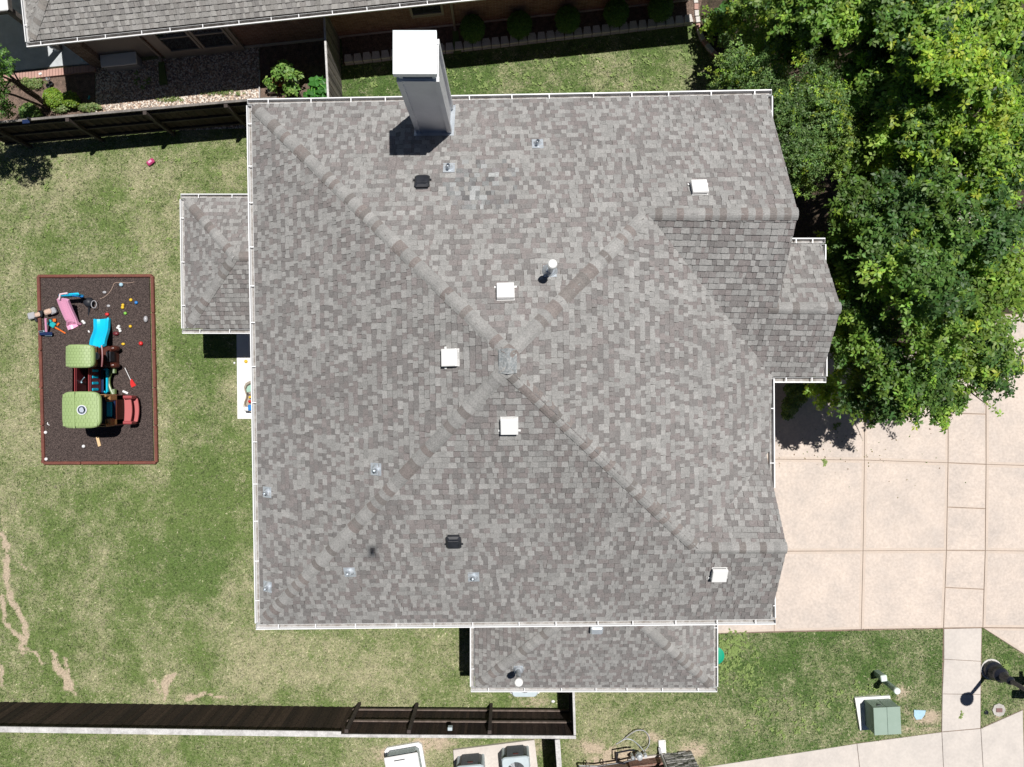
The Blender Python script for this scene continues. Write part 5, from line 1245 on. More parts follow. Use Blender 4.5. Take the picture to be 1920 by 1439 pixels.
# red steps on the east side
def stepset():
    for yy in (745, 793):
        mb = MB(); a, b = pit(233, yy - 3), pit(259, yy - 3); k = yy
        rr = [G(231, yy - 0, .74), G(245, yy, .66), G(252, yy, .40), G(256, yy, .05)]
        mb.tube(rr, [.055, .055, .055, .05], 8); mb.build('stringer', M['p_red'], ps)
    for x, z in ((238, .56), (251, .30)):
        c = G(x + 1, 769, z); mb = MB(); rows_ = []
        for j in range(9):
            t = (j - 4) / 4; y = c.y + t * .38; bulge = .05 * (1 - t * t)
            rows_.append([Vector((c.x - .10 + bulge * .3, y, z + .015)), Vector((c.x + .10 + bulge, y, z + .015)), Vector((c.x + .10 + bulge, y, z - .03)), Vector((c.x - .10 + bulge * .3, y, z - .03))])
        mb.loft(rows_, True, True); mb.build('step', plastic('coral_red_plastic_%d' % x, (.48, .13, .13), .45), ps)
stepset()
# small pink toddler slide with blue side
ts = thing('toddler_slide', 'small pink slide with bright blue ladder side at the top of the pit', 'toy slide', G(138, 588))
path = []
for i in range(11):
    t = i / 10; px_c = lerp(119, 142, t ** 1.15); py = lerp(561, 614, t); z = lerp(.68, .07, t)
    if t > .88: z = .06
    path.append((G(px_c, py, z), .30 if t < .85 else .40))
slide(ts, path, .3, .07, M['p_pink'], 'slide')
mb = MB(); mb.box(G(134, 554.5, .55) , (.62, .06, .36), frame=(Vector((.98, .06, -.1)).normalized(), Vector((0, 1, 0)), Vector((.1, 0, 1)).normalized()), bev=.02); lad = mb.build('ladder_frame', M['p_blue'], ts)
for s in (0, 1):
    mb = MB(); mb.tube([G(122 + s * 14, 553 + s, .72), G(146 + s * 8, 551 + s * 5, .60 - s * .1), G(148 + s * 6, 555 + s * 3, .05)], .035, 7); mb.build('leg', M['p_bluem'] if s else M['p_blue'], lad)
mb = MB(); mb.tube([G(111, 562, .74), G(113, 552, .76), G(127, 550, .76)], .03, 8); mb.build('handle', M['p_palepink'], ts)
# black hooped toy
c = G(172, 568, .3); t = thing('toy_helmet', 'black round toy with a short handle near the pink slide', 'toy', G(172, 572))
mb = MB(); mb.lathe(G(170, 568, .02), [(.14, 0), (.17, .10), (.13, .2), (.05, .24)], 18); mb.build('dome', M['black'], t, smooth=True)
mb = MB(); mb.tube([G(176 + 5 * math.cos(a), 571 + 7 * math.sin(a), .25) for a in [k * .45 for k in range(15)]], .012, 6); mb.build('hoop', M['p_grey'], t)
mb = MB(); mb.tube([G(167, 576, .12), G(166.5, 588, .05), G(166, 594, .03)], [.035, .025, .015], 7); mb.build('handle', M['black'], t)
# grey ride-on lying across the border
t = thing('ride_on_toy', 'grey and beige toy lying across the left border of the pit', 'toy', G(82, 590))
def seg(mb, x0, y0, x1, y1, w_, h_, z): a, b = G(x0, y0, z), G(x1, y1, z); d = (b - a); L = d.length; mb.box((a + b) / 2, (L, w_, h_), rz=math.atan2(d.y, d.x), bev=min(w_, h_) * .25)
mb = MB(); seg(mb, 53, 594, 66, 591, .22, .10, .12); mb.build('shell', M['p_grey'], t); mb = MB(); seg(mb, 94, 586, 105, 581, .20, .14, .2); mb.build('shell', M['p_grey'], t)
mb = MB(); seg(mb, 66, 592, 76, 589, .14, .12, .2); seg(mb, 84, 587, 97, 583, .17, .16, .26); mb.build('saddle', M['p_skin'], t)
mb = MB(); seg(mb, 72, 588, 80, 589, .20, .08, .18); mb.build('frame', M['black'], t); mb = MB(); seg(mb, 66, 595, 69, 604, .07, .06, .15); mb.build('handle', M['black'], t); mb = MB(); seg(mb, 97, 577, 104, 579, .1, .1, .12); mb.build('frame', M['black'], t)
for x, y in ((103, 588), (78, 594)):
    mb = MB(); mb.cyl(G(x, y, .07), .06, .04, 12, axis=(.2, 1, 0)); mb.build('wheel', M['black'], t)
# pink, blue toy stand at the border and teal / orange toy
t = thing('toy_scales', 'pink post with a blue and white tray leaning on the left border', 'toy', G(86, 612))
mb = MB(); mb.tube([G(85.5, 598, .42), G(87, 622, .2)], .035, 8); mb.build('post', M['p_pink'], t)
mb = MB(); mb.box(G(86, 626, .18), (.42, .11, .03), rz=.0, bev=.01); mb.build('tray', M['p_navy'], t); mb = MB(); mb.box(G(78, 622, .2), (.20, .05, .05), rz=.1, bev=.02); mb.box(G(91, 629.5, .16), (.22, .03, .03), bev=.01); mb.build('rim', M['bluepaint'], t)
t = thing('toy_aeroplane', 'teal and orange toy beside the pink post', 'toy', G(100, 607))
mb = MB(); seg(mb, 91, 604, 103, 612, .17, .08, .12); seg(mb, 93, 600, 96, 604, .07, .05, .18); mb.build('body', M['p_teal'], t)
mb = MB(); seg(mb, 102, 598, 102.5, 604, .10, .06, .12); seg(mb, 107, 611, 111, 606, .06, .06, .1); seg(mb, 103, 614, 112, 619, .05, .05, .08); seg(mb, 112, 619, 123, 625.5, .045, .04, .06); mb.build('wing', M['p_orange'], t)
# balls and other small toys
def ball(px, py, r, m, label, cat='ball', sq=(1, 1, .85), grp=None):
    mb = MB(); mb.ball(G(px, py, .05) + Vector((0, 0, r * sq[2] * .8)), r, 14, 8, sq); return tag(mb.build(cat.replace(' ', '_'), M[m], smooth=True), label, cat, grp)
ball(246.5, 563, .055, 'p_yellow', 'yellow ball up and left of the blue ball'); ball(256.5, 568, .055, 'p_bluem', 'small bright blue ball near the right border')
ball(231.5, 572.5, .05, 'p_yellow', 'upper one of two touching yellow balls'); ball(231, 577, .055, 'p_yellow', 'lower one of two touching yellow balls')
ball(236, 588, .052, 'p_lime', 'small lime green ball'); ball(202, 590, .062, 'p_scarlet', 'scarlet ball just above the blue slide', sq=(1.1, .9, .8))
ball(245.5, 612.5, .05, 'p_yellow', 'yellow ball right of the white toy pieces'); ball(232, 645.5, .05, 'p_yellow', 'lowest yellow ball, level with the red scoop', sq=(1.2, .9, .8))
ball(265.5, 644.5, .07, 'p_scarlet', 'red scoop with a short white stem near the right border', 'toy scoop')
ball(219, 626, .08, 'p_redd', 'dark maroon ball right of the blue slide', sq=(1.25, .9, .8)); ball(275, 599, .085, 'p_grey', 'grey white ball against the right border', sq=(.8, 1.3, .8))
ball(228.5, 534.5, .065, 'bluepaint', 'pale blue toy at the end of the string', 'toy'); ball(196.5, 548.5, .05, 'p_grey', 'small grey pebble below the string', 'pebble', (1.3, .9, .5)); ball(204, 574, .05, 'p_grey', 'small grey pebble above the scarlet ball', 'pebble', (1.2, .9, .5))
for i, (x, y) in enumerate(((224, 612), (222, 615), (225.5, 617.5), (226.5, 621))):
    mb = MB(); mb.lathe(G(x, y, .06), [(.035, 0), (.045, .03), (.035, .06), (.02, .05)], 12); tag(mb.build('toy_ring', M['p_white']), ('uppermost','left','middle','lowest')[i] + ' white toy ring in the cluster above the maroon ball', 'toy ring', 'white toy rings in a cluster')
for i, (x, y) in enumerate(((155.5, 603), (158, 606))):
    mb = MB(); mb.ball(G(x, y, .09), .05, 10, 6); tag(mb.build('toy_piece', M['p_white'], smooth=True), ('upper', 'lower')[i] + ' small white piece beside the foot of the pink slide', 'toy piece', 'white pieces by the pink slide')
mb = MB(); seg(mb, 165.5, 620, 168, 624, .045, .04, .07); tag(mb.build('toy_stick', M['p_white']), 'short white stick left of the blue slide', 'stick')
mb = MB(); seg(mb, 230, 733.5, 240, 738, .07, .04, .07); tag(mb.build('chalk', M['p_white']), 'short white chalk right of the playset', 'chalk')
ball(158, 837, .055, 'p_white', 'white ball in the lower middle of the pit'); ball(87, 811, .055, 'p_white', 'white ball near the left border of the pit'); ball(88, 861, .055, 'p_white', 'white ball in the lower left corner of the pit')
mb = MB(); seg(mb, 88, 795, 93, 798, .02, .02, .07); seg(mb, 90, 796, 89, 792, .02, .02, .07); tag(mb.build('twig', M['p_white']), 'thin white forked twig above the left white ball', 'twig')
t = thing('toy_shovel', 'red toy shovel with a long white handle', 'shovel', G(244, 713))
mb = MB(); mb.tube([G(234, 690, .2), G(245, 713, .09)], .012, 6); mb.build('handle', M['p_white'], t)
mb = MB(); mb.prism([G(244, 711, .10), G(247, 711, .10), G(255, 723, .08), G(247, 727, .08), G(244.5, 722, .09)][::-1], .025); mb.build('blade', M['p_scarlet'], t)
t = thing('toy_paddle', 'pale wooden toy paddle below the playset', 'paddle', G(183, 830))
mb = MB(); mb.tube([G(177.5, 808, .10), G(181, 822, .09)], .012, 6); mb.build('handle', M['postdark'], t)
mb = MB(); mb.prism([G(179.5, 820, .11), G(184.5, 819, .11), G(189, 836, .09), G(184, 838, .09)][::-1], .03); mb.build('blade', M['p_wood'], t)
hose('string_cord', 'thin pale string lying across the top of the pit', [(187, 561, .06), (196, 557, .06), (205, 549, .06), (211, 539, .06), (215, 531, .06), (226, 530, .06), (240, 531, .06), (252, 529, .06)], .006, 'p_skin')
# pink toy in the lawn, bits at the patio
c = G(284.5, 305.5); t = thing('pink_toy', 'magenta plastic toy car lying in the upper lawn', 'toy', c)
mb = MB(); mb.box(c + Vector((0, 0, .07)), (.26, .16, .1), rz=.65, bev=.03); mb.build('body', M['p_magenta'], t); mb = MB(); mb.box(c + Vector((0, 0, .125)), (.12, .08, .03), rz=.65, bev=.01); mb.build('seat', M['p_pink'], t)
# water table on the patio slab
c = G(473, 742, .0); t = thing('water_table', 'kidney shaped beige toy water table on the white patio slab', 'water table', c)
wp = [(482, 715), (474, 714.5), (467, 716), (460.5, 720), (457.5, 727), (459, 734), (461.5, 741), (460.5, 748), (457.5, 755), (456.5, 762), (460, 768), (467, 771), (475, 774), (484, 776), (494, 760), (494, 728)]
mb = MB(); o_ = [G(x, y, .35) for x, y in wp]; cc = G(474, 744, .35)
mb.loft([[cc.lerp(p, .86) - Vector((0, 0, .22)) for p in o_], [cc.lerp(p, 1.03) for p in o_], [cc.lerp(p, 1.0) + Vector((0, 0, .02)) for p in o_], [cc.lerp(p, .88) + Vector((0, 0, .005)) for p in o_], [cc.lerp(p, .82) - Vector((0, 0, .1)) for p in o_]], True, True); mb.build('basin', plastic('sand_plastic', (.36, .31, .25), .5), t)
mb = MB(); mb.prism([cc.lerp(G(x, y, .35), .8) - Vector((0, 0, .05)) for x, y in wp if y < 741][::-1], .02); mb.build('water', M['p_aqua'], t)
mb = MB(); mb.box(cc + Vector((-.02, -.36, .02)), (.26, .2, .10), bev=.03); mb.build('blue_tray', M['p_bluem'], t)
mb = MB(); mb.box(cc + Vector((-.2, -.4, .03)), (.16, .14, .08), bev=.03); mb.build('pour_spout', M['p_white'], t)
for i, (x, y) in enumerate(((464.5, 739), (470, 741))):
    mb = MB(); mb.tube([G(x, y, .36) + Vector((.03 * math.cos(a), .03 * math.sin(a), 0)) for a in [k * .7 for k in range(10)]], .009, 6); mb.build('ring', M['black'], t)
mb = MB(); mb.box(G(469, 745, .37), (.10, .07, .05), rz=.4, bev=.015); mb.build('toy_boat', M['p_yellow'], t); mb = MB(); mb.box(G(468, 753, .37), (.09, .08, .06), bev=.02); mb.build('toy_cup', M['p_scarlet'], t)
for x, y in ((465, 725), (465, 765)): 
    p = G(x, y); mb = MB(); mb.cyl(p + Vector((.05, 0, .06)), .03, .12, 8); mb.build('leg', M['p_grey'], t)
mb = MB(); mb.ball(G(461, 678, .09), .06, 10, 6, (1, 1, .8)); tag(mb.build('toy_bird', M['p_yellow'], smooth=True), 'tiny yellow toy on the patio slab at the shadow edge', 'toy')
mb = MB(); mb.ball(G(439.5, 681, .03), .04, 8, 5, (1, 1, .7)); tag(mb.build('stone', M['p_white'], smooth=True), 'small white stone in the grass beside the patio slab', 'stone')
# ---------------------------------------------------------------- leaves and trees
def leaves(centres, radii, n_cl, leaf_len, cols, seed, star=6, up_bias=.55, wr=.3, cluster_cols=None, core=.25):
    """leaf clusters on the shells of ellipsoidal clumps. returns quad verts and colours"""
    r = np.random.RandomState(seed); C = np.array(centres, float); Rd = np.array(radii, float)
    if Rd.ndim == 1: Rd = np.stack([Rd, Rd, Rd * .7], -1)
    vol = Rd[:, 0] * Rd[:, 1]; ci = r.choice(len(C), n_cl, p=vol / vol.sum())
    d = r.normal(size=(n_cl, 3)); d /= np.linalg.norm(d, axis=1, keepdims=True)
    flip = (d[:, 2] < 0) & (r.rand(n_cl) < up_bias); d[flip, 2] *= -1
    rad = np.where(r.rand(n_cl) < core, r.rand(n_cl) ** .5, r.uniform(.82, 1.12, n_cl))
    P = C[ci] + d * Rd[ci] * rad[:, None]
    # twig direction: outward
    base_n = d * np.array([.55, .55, .5]) + np.array([0, 0, .75]) + r.normal(size=(n_cl, 3)) * .28; base_n /= np.linalg.norm(base_n, axis=1, keepdims=True)
    ref = r.normal(size=(n_cl, 3)); u = np.cross(base_n, ref); u /= np.linalg.norm(u, axis=1, keepdims=True); w_ = np.cross(base_n, u)
    cols = np.array(cols); cc = cluster_cols[ci] if cluster_cols is not None else None
    allv, allc = [], []
    for k in range(star):
        a = 2 * np.pi * k / star + r.uniform(-.4, .4, n_cl); dirn = u * np.cos(a)[:, None] + w_ * np.sin(a)[:, None]
        dirn = dirn + base_n * r.uniform(-.45, .35, n_cl)[:, None]; dirn /= np.linalg.norm(dirn, axis=1, keepdims=True)
        side = np.cross(base_n, dirn); side /= np.linalg.norm(side, axis=1, keepdims=True)
        side = side + base_n * r.uniform(-.4, .4, n_cl)[:, None]
        L = leaf_len * r.uniform(.7, 1.25, n_cl)[:, None]; st = P + dirn * L * .1
        v = np.stack([st, st + dirn * L * .55 + side * L * wr, st + dirn * L - base_n * L * .12, st + dirn * L * .55 - side * L * wr], 1)
        allv.append(v.reshape(-1, 3))
        c = cols[r.randint(0, len(cols), n_cl)] if cc is None else cc * 1.0
        c = c * r.uniform(.72, 1.28, (n_cl, 1)); c[:, 0] *= r.uniform(.85, 1.15, n_cl); allc.append(c)
    return np.concatenate(allv), np.concatenate(allc)
def leafobj(name, v, c, m, parent):
    o = trimesh(name, v - np.array(wl(parent)), c, m, 4); o.parent = parent; return o
def limbs(mb, base, tips, r0, seed, fork=.45):
    rr = random.Random(seed); base = Vector(base)
    top = sum((Vector(t) for t in tips), Vector()) / len(tips); top.z *= .8
    fk = base.lerp(top, fork); fk += Vector((rr.uniform(-.1, .1), rr.uniform(-.1, .1), 0))
    mb.tube([base - Vector((0, 0, .1)), base + Vector((0, 0, .15)), base.lerp(fk, .5) + Vector((rr.uniform(-.06, .06), rr.uniform(-.06, .06), 0)), fk], [r0 * 1.35, r0, r0 * .85, r0 * .7], 10)
    for t in tips:
        t = Vector(t); m1 = fk.lerp(t, .35) + Vector((rr.uniform(-.2, .2), rr.uniform(-.2, .2), rr.uniform(0, .3))); m2 = fk.lerp(t, .7) + Vector((rr.uniform(-.2, .2), rr.uniform(-.2, .2), rr.uniform(0, .2)))
        mb.tube([fk - (m1 - fk) * .05, m1, m2, t], [r0 * .5, r0 * .3, r0 * .18, r0 * .06], 6)
        for _ in range(3):
            q = m2 + Vector((rr.gauss(0, .45), rr.gauss(0, .45), rr.uniform(-.1, .5))); mb.tube([m2, m2.lerp(q, .5) + Vector((0, 0, .06)), q], [r0 * .14, r0 * .09, r0 * .03], 5)
OAK = np.array([(.125, .235, .040), (.085, .17, .034), (.165, .285, .045), (.055, .12, .030), (.21, .34, .052)])
YEL = np.array([(.30, .47, .05), (.22, .40, .05), (.38, .50, .06)])
LIVE = np.array([(.16, .27, .065), (.10, .18, .05), (.21, .33, .07), (.14, .24, .075)])
def sprays(C, rad, hts_dir, n, leaf_len, colf, seed, star=5, wr=.27, length=(.25, .6), up=.25, steps=5):
    """leafy shoots: each starts inside a clump and grows outwards, leaf rosettes along it"""
    r = np.random.RandomState(seed); C = np.array(C, float); rad = np.array(rad, float); w8 = rad ** 2; ci = r.choice(len(C), n, p=w8 / w8.sum())
    a = r.uniform(0, 2 * np.pi, n); rr = np.abs(r.normal(size=n)) * .5 * rad[ci]; rr = np.minimum(rr, rad[ci] * 1.25)
    z = C[ci, 2] + (r.rand(n) ** 1.5) * -.9 * rad[ci] + (1 - (rr / rad[ci]) ** 2) * .45 * rad[ci]
    P0 = np.stack([C[ci, 0] + np.cos(a) * rr, C[ci, 1] + np.sin(a) * rr, z], -1)
    a2 = a + r.normal(size=n) * .8; D = np.stack([np.cos(a2), np.sin(a2), r.normal(size=n) * .3 + up], -1); D /= np.linalg.norm(D, axis=1, keepdims=True)
    Ls = r.uniform(length[0], length[1], n); colr = colf(ci, r, n)
    allv, allc = [], []
    for sidx in range(steps):
        t = (sidx + .6) / steps; P = P0 + D * (Ls * t)[:, None] + r.normal(size=(n, 3)) * .025; P[:, 2] -= .12 * t * t * Ls
        bn = D * .45 * t + np.array([0, 0, .9]) + r.normal(size=(n, 3)) * .38; bn /= np.linalg.norm(bn, axis=1, keepdims=True)
        u = np.cross(bn, D + r.normal(size=(n, 3)) * .2); u /= np.linalg.norm(u, axis=1, keepdims=True); w_ = np.cross(u, bn)
        k_ = star if sidx == steps - 1 else max(3, star - 2)
        for k in range(k_):
            ang = 2 * np.pi * k / k_ + r.uniform(-.5, .5, n); dirn = w_ * np.cos(ang)[:, None] + u * np.sin(ang)[:, None] + bn * r.uniform(-.5, .3, n)[:, None]
            dirn /= np.linalg.norm(dirn, axis=1, keepdims=True); side = np.cross(bn, dirn); side /= np.linalg.norm(side, axis=1, keepdims=True); side = side + bn * r.uniform(-.5, .5, n)[:, None]
            L = leaf_len * r.uniform(.65, 1.2, n)[:, None]; st = P + dirn * L * .08
            v = np.stack([st, st + dirn * L * .5 + side * L * wr, st + dirn * L - bn * L * .12, st + dirn * L * .5 - side * L * wr], 1)
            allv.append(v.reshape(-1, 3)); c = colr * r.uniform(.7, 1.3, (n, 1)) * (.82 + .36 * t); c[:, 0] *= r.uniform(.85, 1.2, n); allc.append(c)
    return np.concatenate(allv), np.concatenate(allc)
def tree(name, label, cat, basepx, clumps, trunk_r, n_sp, leaf_len, pal_, seed, star=6, yfrac=.06, wr=.27, group=None, tipstep=1, under=True, length=(.25, .6), steps=5):
    """clumps: (px, py, height, radius in m) placed from the photo"""
    b = G(*basepx); root = thing(name, label, cat, b, group); r = np.random.RandomState(seed); pal_ = np.array(pal_)
    C, Rd, yy = [], [], []
    for cl in clumps:
        px, py, h, rad = cl[:4]; c = G(px, py, h); yel = cl[4] if len(cl) > 4 else 0
        for k in range(4):
            o = r.normal(size=3) * np.array([.38, .38, .2]) * rad
            C.append((c.x + o[0], c.y + o[1], c.z + o[2])); Rd.append(rad * r.uniform(.42, .75)); yy.append(yel)
        if under and rad > .4:
            C.append((c.x + r.normal() * .3, c.y + r.normal() * .3, c.z - r.uniform(1.2, 2.0))); Rd.append(rad * .8); yy.append(0)
    yy = np.array(yy); base = pal_[r.randint(0, len(pal_), len(C))] * r.uniform(.75, 1.3, (len(C), 1))
    def colf(ci, r_, n):
        c = base[ci] * r_.uniform(.75, 1.3, (n, 1)); m = r_.rand(n) < np.maximum(yy[ci], yfrac); c[m] = YEL[r_.randint(0, 3, m.sum())] * r_.uniform(.7, 1.2, (m.sum(), 1)); return c
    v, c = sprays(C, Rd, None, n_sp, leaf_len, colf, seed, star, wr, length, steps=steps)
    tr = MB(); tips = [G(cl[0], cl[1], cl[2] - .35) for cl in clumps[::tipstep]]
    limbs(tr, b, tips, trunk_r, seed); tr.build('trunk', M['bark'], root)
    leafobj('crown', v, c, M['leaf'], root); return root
# big oak over the drive
oak = [(1590, 480, 4.6, .62), (1570, 560, 4.3, .6), (1610, 590, 5.2, .75), (1640, 420, 5.6, .8), (1590, 620, 4.6, .55), (1640, 720, 4.4, .55), (1610, 745, 4.0, .38), (1690, 740, 4.6, .6), (1680, 480, 6.6, .8), (1660, 690, 5.0, .6),
       (1750, 400, 6.6, .85), (1730, 720, 5.3, .6), (1790, 740, 4.5, .45), (1750, 660, 5.8, .7), (1820, 600, 6.2, .85), (1780, 500, 7.2, .9), (1860, 520, 6.4, .8), (1850, 650, 5.2, .65), (1830, 700, 4.6, .45), (1880, 700, 4.2, .28), (1900, 430, 6.0, .8),
       (1820, 420, 7.0, .8), (1700, 760, 4.2, .35), (1770, 770, 4.1, .25), (1700, 560, 6.3, .5), (1905, 560, 5.0, .5), (1560, 610, 4.0, .4), (1650, 640, 5.4, .45), (1640, 765, 4.0, .28), (1870, 655, 4.8, .35), (1845, 755, 3.9, .2), (1605, 520, 5.0, .5)]
tree('oak_tree', 'large dark green oak spreading over the top of the driveway', 'tree', (1560, 640), oak, .2, 3700, .135, OAK, 21, star=6, wr=.24, yfrac=.03)
lv = [(1362, 152, 1.4, .36), (1385, 95, 2.4, .38), (1400, 130, 3.6, .6), (1440, 150, 4.0, .7), (1480, 200, 4.6, .75), (1520, 160, 4.8, .7, .25), (1560, 210, 5.0, .75, .3), (1500, 270, 4.6, .7), (1540, 300, 4.4, .6), (1590, 260, 4.8, .65, .2), (1590, 150, 4.6, .6, .3),
      (1385, 165, 2.0, .35), (1420, 80, 3.2, .4), (1480, 330, 4.0, .45), (1620, 200, 4.6, .5, .3), (1460, 100, 3.6, .4), (1520, 340, 3.6, .25)]
tree('live_oak_tree', 'small leaved live oak with yellow tips at the upper right roof corner', 'tree', (1440, 240), lv, .15, 4400, .07, LIVE, 22, star=5, yfrac=.10, wr=.25, length=(.2, .5), steps=6)
tp = [(1480, 20, 5.0, .6), (1540, 30, 5.4, .6), (1590, 30, 5.8, .7), (1455, -5, 3.6, .55), (1700, 20, 6.4, .8), (1740, 40, 6.6, .7), (1640, -10, 6.0, .8), (1800, 20, 6.6, .8), (1860, 30, 6.4, .9), (1760, 110, 5.8, .45), (1900, 80, 6.0, .7), (1385, 30, 2.0, .35), (1405, -15, 2.4, .45)]
tree('oak_tree', 'dark green oak cut off by the top edge of the photo', 'tree', (1540, 120), tp, .2, 2600, .14, OAK, 23, star=6, wr=.25)
ye = [(1790, 120, 7.4, .5, .75), (1830, 145, 7.2, .4, .6), (1872, 205, 7.0, .42, .8), (1790, 215, 6.6, .4, .35), (1750, 160, 6.4, .55), (1700, 170, 6.0, .6), (1680, 220, 5.8, .6), (1740, 260, 6.2, .5, .3), (1900, 150, 6.0, .6), (1690, 270, 5.4, .35, .5), (1840, 270, 5.6, .55), (1900, 300, 5.6, .6), (1860, 340, 5.6, .5, .4), (1650, 170, 5.4, .5), (1720, 200, 6.2, .5, .3), (1920, 230, 5.6, .5), (1660, 260, 5.2, .4), (1700, 290, 5.4, .3, .9), (1650, 290, 4.8, .4), (1700, 330, 5.6, .5), (1750, 330, 5.4, .3)]
tree('oak_tree', 'tallest oak with bright yellow green tips near the right edge', 'tree', (1640, 330), ye, .2, 3200, .13, OAK, 24, star=6, wr=.24, yfrac=.05)
# bushes growing under the trees
und = [(1480, 380, 1.2, .5), (1500, 480, 1.2, .5), (1490, 560, 1.0, .4), (1400, 60, .8, .4), (1480, 760, .8, .35), (1465, 800, .6, .28), (1470, 730, 1.0, .3)]
# shadowed shrub at the corner between bay and garage
c = G(1478, 750); sh = thing('shrub', 'dark shrub in the shaded corner between the bay and driveway', 'shrub', c)
cc_ = [(c.x - .0, c.y + .3, .6), (c.x - .1, c.y - .15, .5), (c.x + .1, c.y + .1, .6), (c.x + .2, c.y + .5, .6), (c.x - .12, c.y - .45, .3)]
v, cl = leaves(cc_, [.32, .26, .25, .3, .18], 900, .07, LIVE * .8, 31, star=5); leafobj('foliage', v, cl, M['leaf'], sh); mb = MB(); mb.tube([c, c + Vector((0, .1, .4))], .03, 6); mb.build('stem', M['bark'], sh)
# leafy plant by the curved edging
for lab, px, py, rr_, nn_, ll, cols_ in (('bright green broad leaved plant inside the curved stone edging', 1348, 52, .42, 150, .17, [(.09, .24, .05), (.07, .19, .045)]),
                         ('small dark shrub just below the curved stone edging', 1372, 120, .4, 500, .07, LIVE)):
    c = G(px, py); sh = thing('shrub', lab, 'shrub', c); v, cl = leaves([(c.x, c.y, .4), (c.x + .2, c.y + .12, .5)], [rr_, rr_ * .8], nn_, ll, cols_, px, star=5, wr=.35)
    leafobj('foliage', v, cl, M['leaf'], sh); mb = MB(); mb.tube([c, c + Vector((0, 0, .4))], .03, 6); mb.build('stem', M['bark'], sh)
# five clipped round shrubs in the shaded bed
base_sh = None
for i, (px, py) in enumerate(((886, 56), (974, 49), (1064, 39), (1155, 26), (1238, 17))):
    c = G(px, py, .45); c.z = 0
    if base_sh is None:
        sh = thing('round_shrub', 'x', 'shrub', c, 'clipped round shrubs in the shaded bed'); v, cl = leaves([(c.x, c.y, .5)], [(.36, .36, .42)], 2300, .045, [(.10, .22, .04), (.13, .26, .05), (.08, .18, .035)], 41, star=4, core=.1)
        leafobj('foliage', v, cl, M['leaf'], sh); mb = MB(); mb.tube([c, c + Vector((0, 0, .35))], .03, 6); mb.ball(c + Vector((0, 0, .48)), .30, 12, 8); mb.build('stem', M['bark'], sh); base_sh = sh
    else: sh = copy_tree(base_sh); sh.location = c; sh.rotation_euler.z = i * 1.3
    sh['label'] = ('clipped round shrub just right of the chimney and downspout', 'second clipped round shrub to the right of the chimney', 'middle one of five clipped round shrubs', 'fourth clipped round shrub right of the chimney', 'rightmost clipped round shrub, by the curved edging')[i]
# lime green balls of foliage near the crape myrtle
for i, (px, py, rr_, nn_) in enumerate(((101, 185, .27, 1300), (134, 188, .22, 800), (58, 214, .3, 700))):
    c = G(px, py, .2); c.z = 0; sh = thing('round_shrub', ('bright lime round shrub beside the leaning trunk', 'smaller lime green shrub right of the brightest one', 'green shrub in the shade of the leaning trunk')[i], 'shrub', c)
    v, cl = leaves([(c.x, c.y, .24), (c.x + .08, c.y - .05, .2)], [(rr_, rr_, .22), (rr_ * .7, rr_ * .7, .2)], nn_, .06, [(.20, .33, .03), (.26, .38, .045), (.15, .27, .03)] if i < 2 else LIVE * 1.3, 50 + i, star=4, core=.1, wr=.36)
    leafobj('foliage', v, cl, M['leaf'], sh); mb = MB(); mb.tube([c, c + Vector((0, 0, .2))], .02, 6); mb.ball(c + Vector((0, 0, .15)), rr_ * .75, 10, 6, (1, 1, .7)); mb.build('stem', M['bark'], sh)
# ground plants
def tuft(label, px, py, rad, n, ll, cols_, h=.12, name='garden_plant', wr=.3, star=5):
    c = G(px, py); v, cl = leaves([(c.x, c.y, h)], [(rad[0], rad[1], h)], n, ll, cols_, int(px * 7 + py), star=star, core=.8, wr=wr)
    o = trimesh(name, v - np.array(c), cl, M['leaf'], 4); o.location = c; tag(o, label, 'plant'); return o
PALE = [(.22, .30, .10), (.16, .25, .07), (.28, .34, .14)]
tuft('pale green ground plant under the pink paver edge', 60, 160, (.55, .18), 150, .06, PALE); tuft('pale green plant by the left end of the gravel', 170, 204, (.42, .12), 160, .06, PALE)
tuft('low pale plant at the right end of the lit gravel strip', 420, 176, (.7, .08), 60, .05, PALE, .05); tuft('low pale plant at the middle of the lit gravel strip', 320, 188, (.45, .08), 45, .05, PALE, .05)
tuft('pale plant at the foot of the leaning trunk', 118, 206, (.3, .12), 110, .07, PALE)
# leafy pepper plant with pots, and squash plant
c = G(528, 150); pp = thing('potted_plant', 'tall leafy plant in a terracotta pot near the grey fence', 'plant', c)
mb = MB(); mb.lathe(G(525, 156, 0), [(.14, 0), (.19, .26), (.21, .27), (.21, .31), (.17, .31), (.15, .22)], 18); mb.build('pot', M['terracotta'], pp)
cs_ = [G(532, 130, .9), G(522, 136, .8), G(545, 140, .8), G(528, 122, 1.0), G(502, 154, .5), G(545, 168, .4), G(557, 140, .6), G(512, 165, .3)]
v, cl = leaves([tuple(q) for q in cs_], [(.22, .22, .2), (.2, .2, .2), (.2, .16, .15), (.13, .16, .12), (.18, .1, .12), (.25, .18, .15), (.1, .1, .1), (.14, .1, .1)], 190, .13, [(.20, .36, .07), (.26, .42, .11), (.14, .28, .05)], 61, star=4, wr=.27, core=.6); leafobj('foliage', v, cl, M['leaf'], pp)
mb = MB()
for q in cs_: mb.tube([G(526, 156, .25), G(526, 156, .25).lerp(q, .5) + Vector((0, 0, .08)), q], [.02, .014, .006], 5)
mb.build('stem', M['bark'], pp)
c = G(596, 160); sq_ = thing('squash_plant', 'broad leaved squash plant growing against the grey fence', 'plant', c); mb = MB(); st = MB(); r_ = random.Random(5)
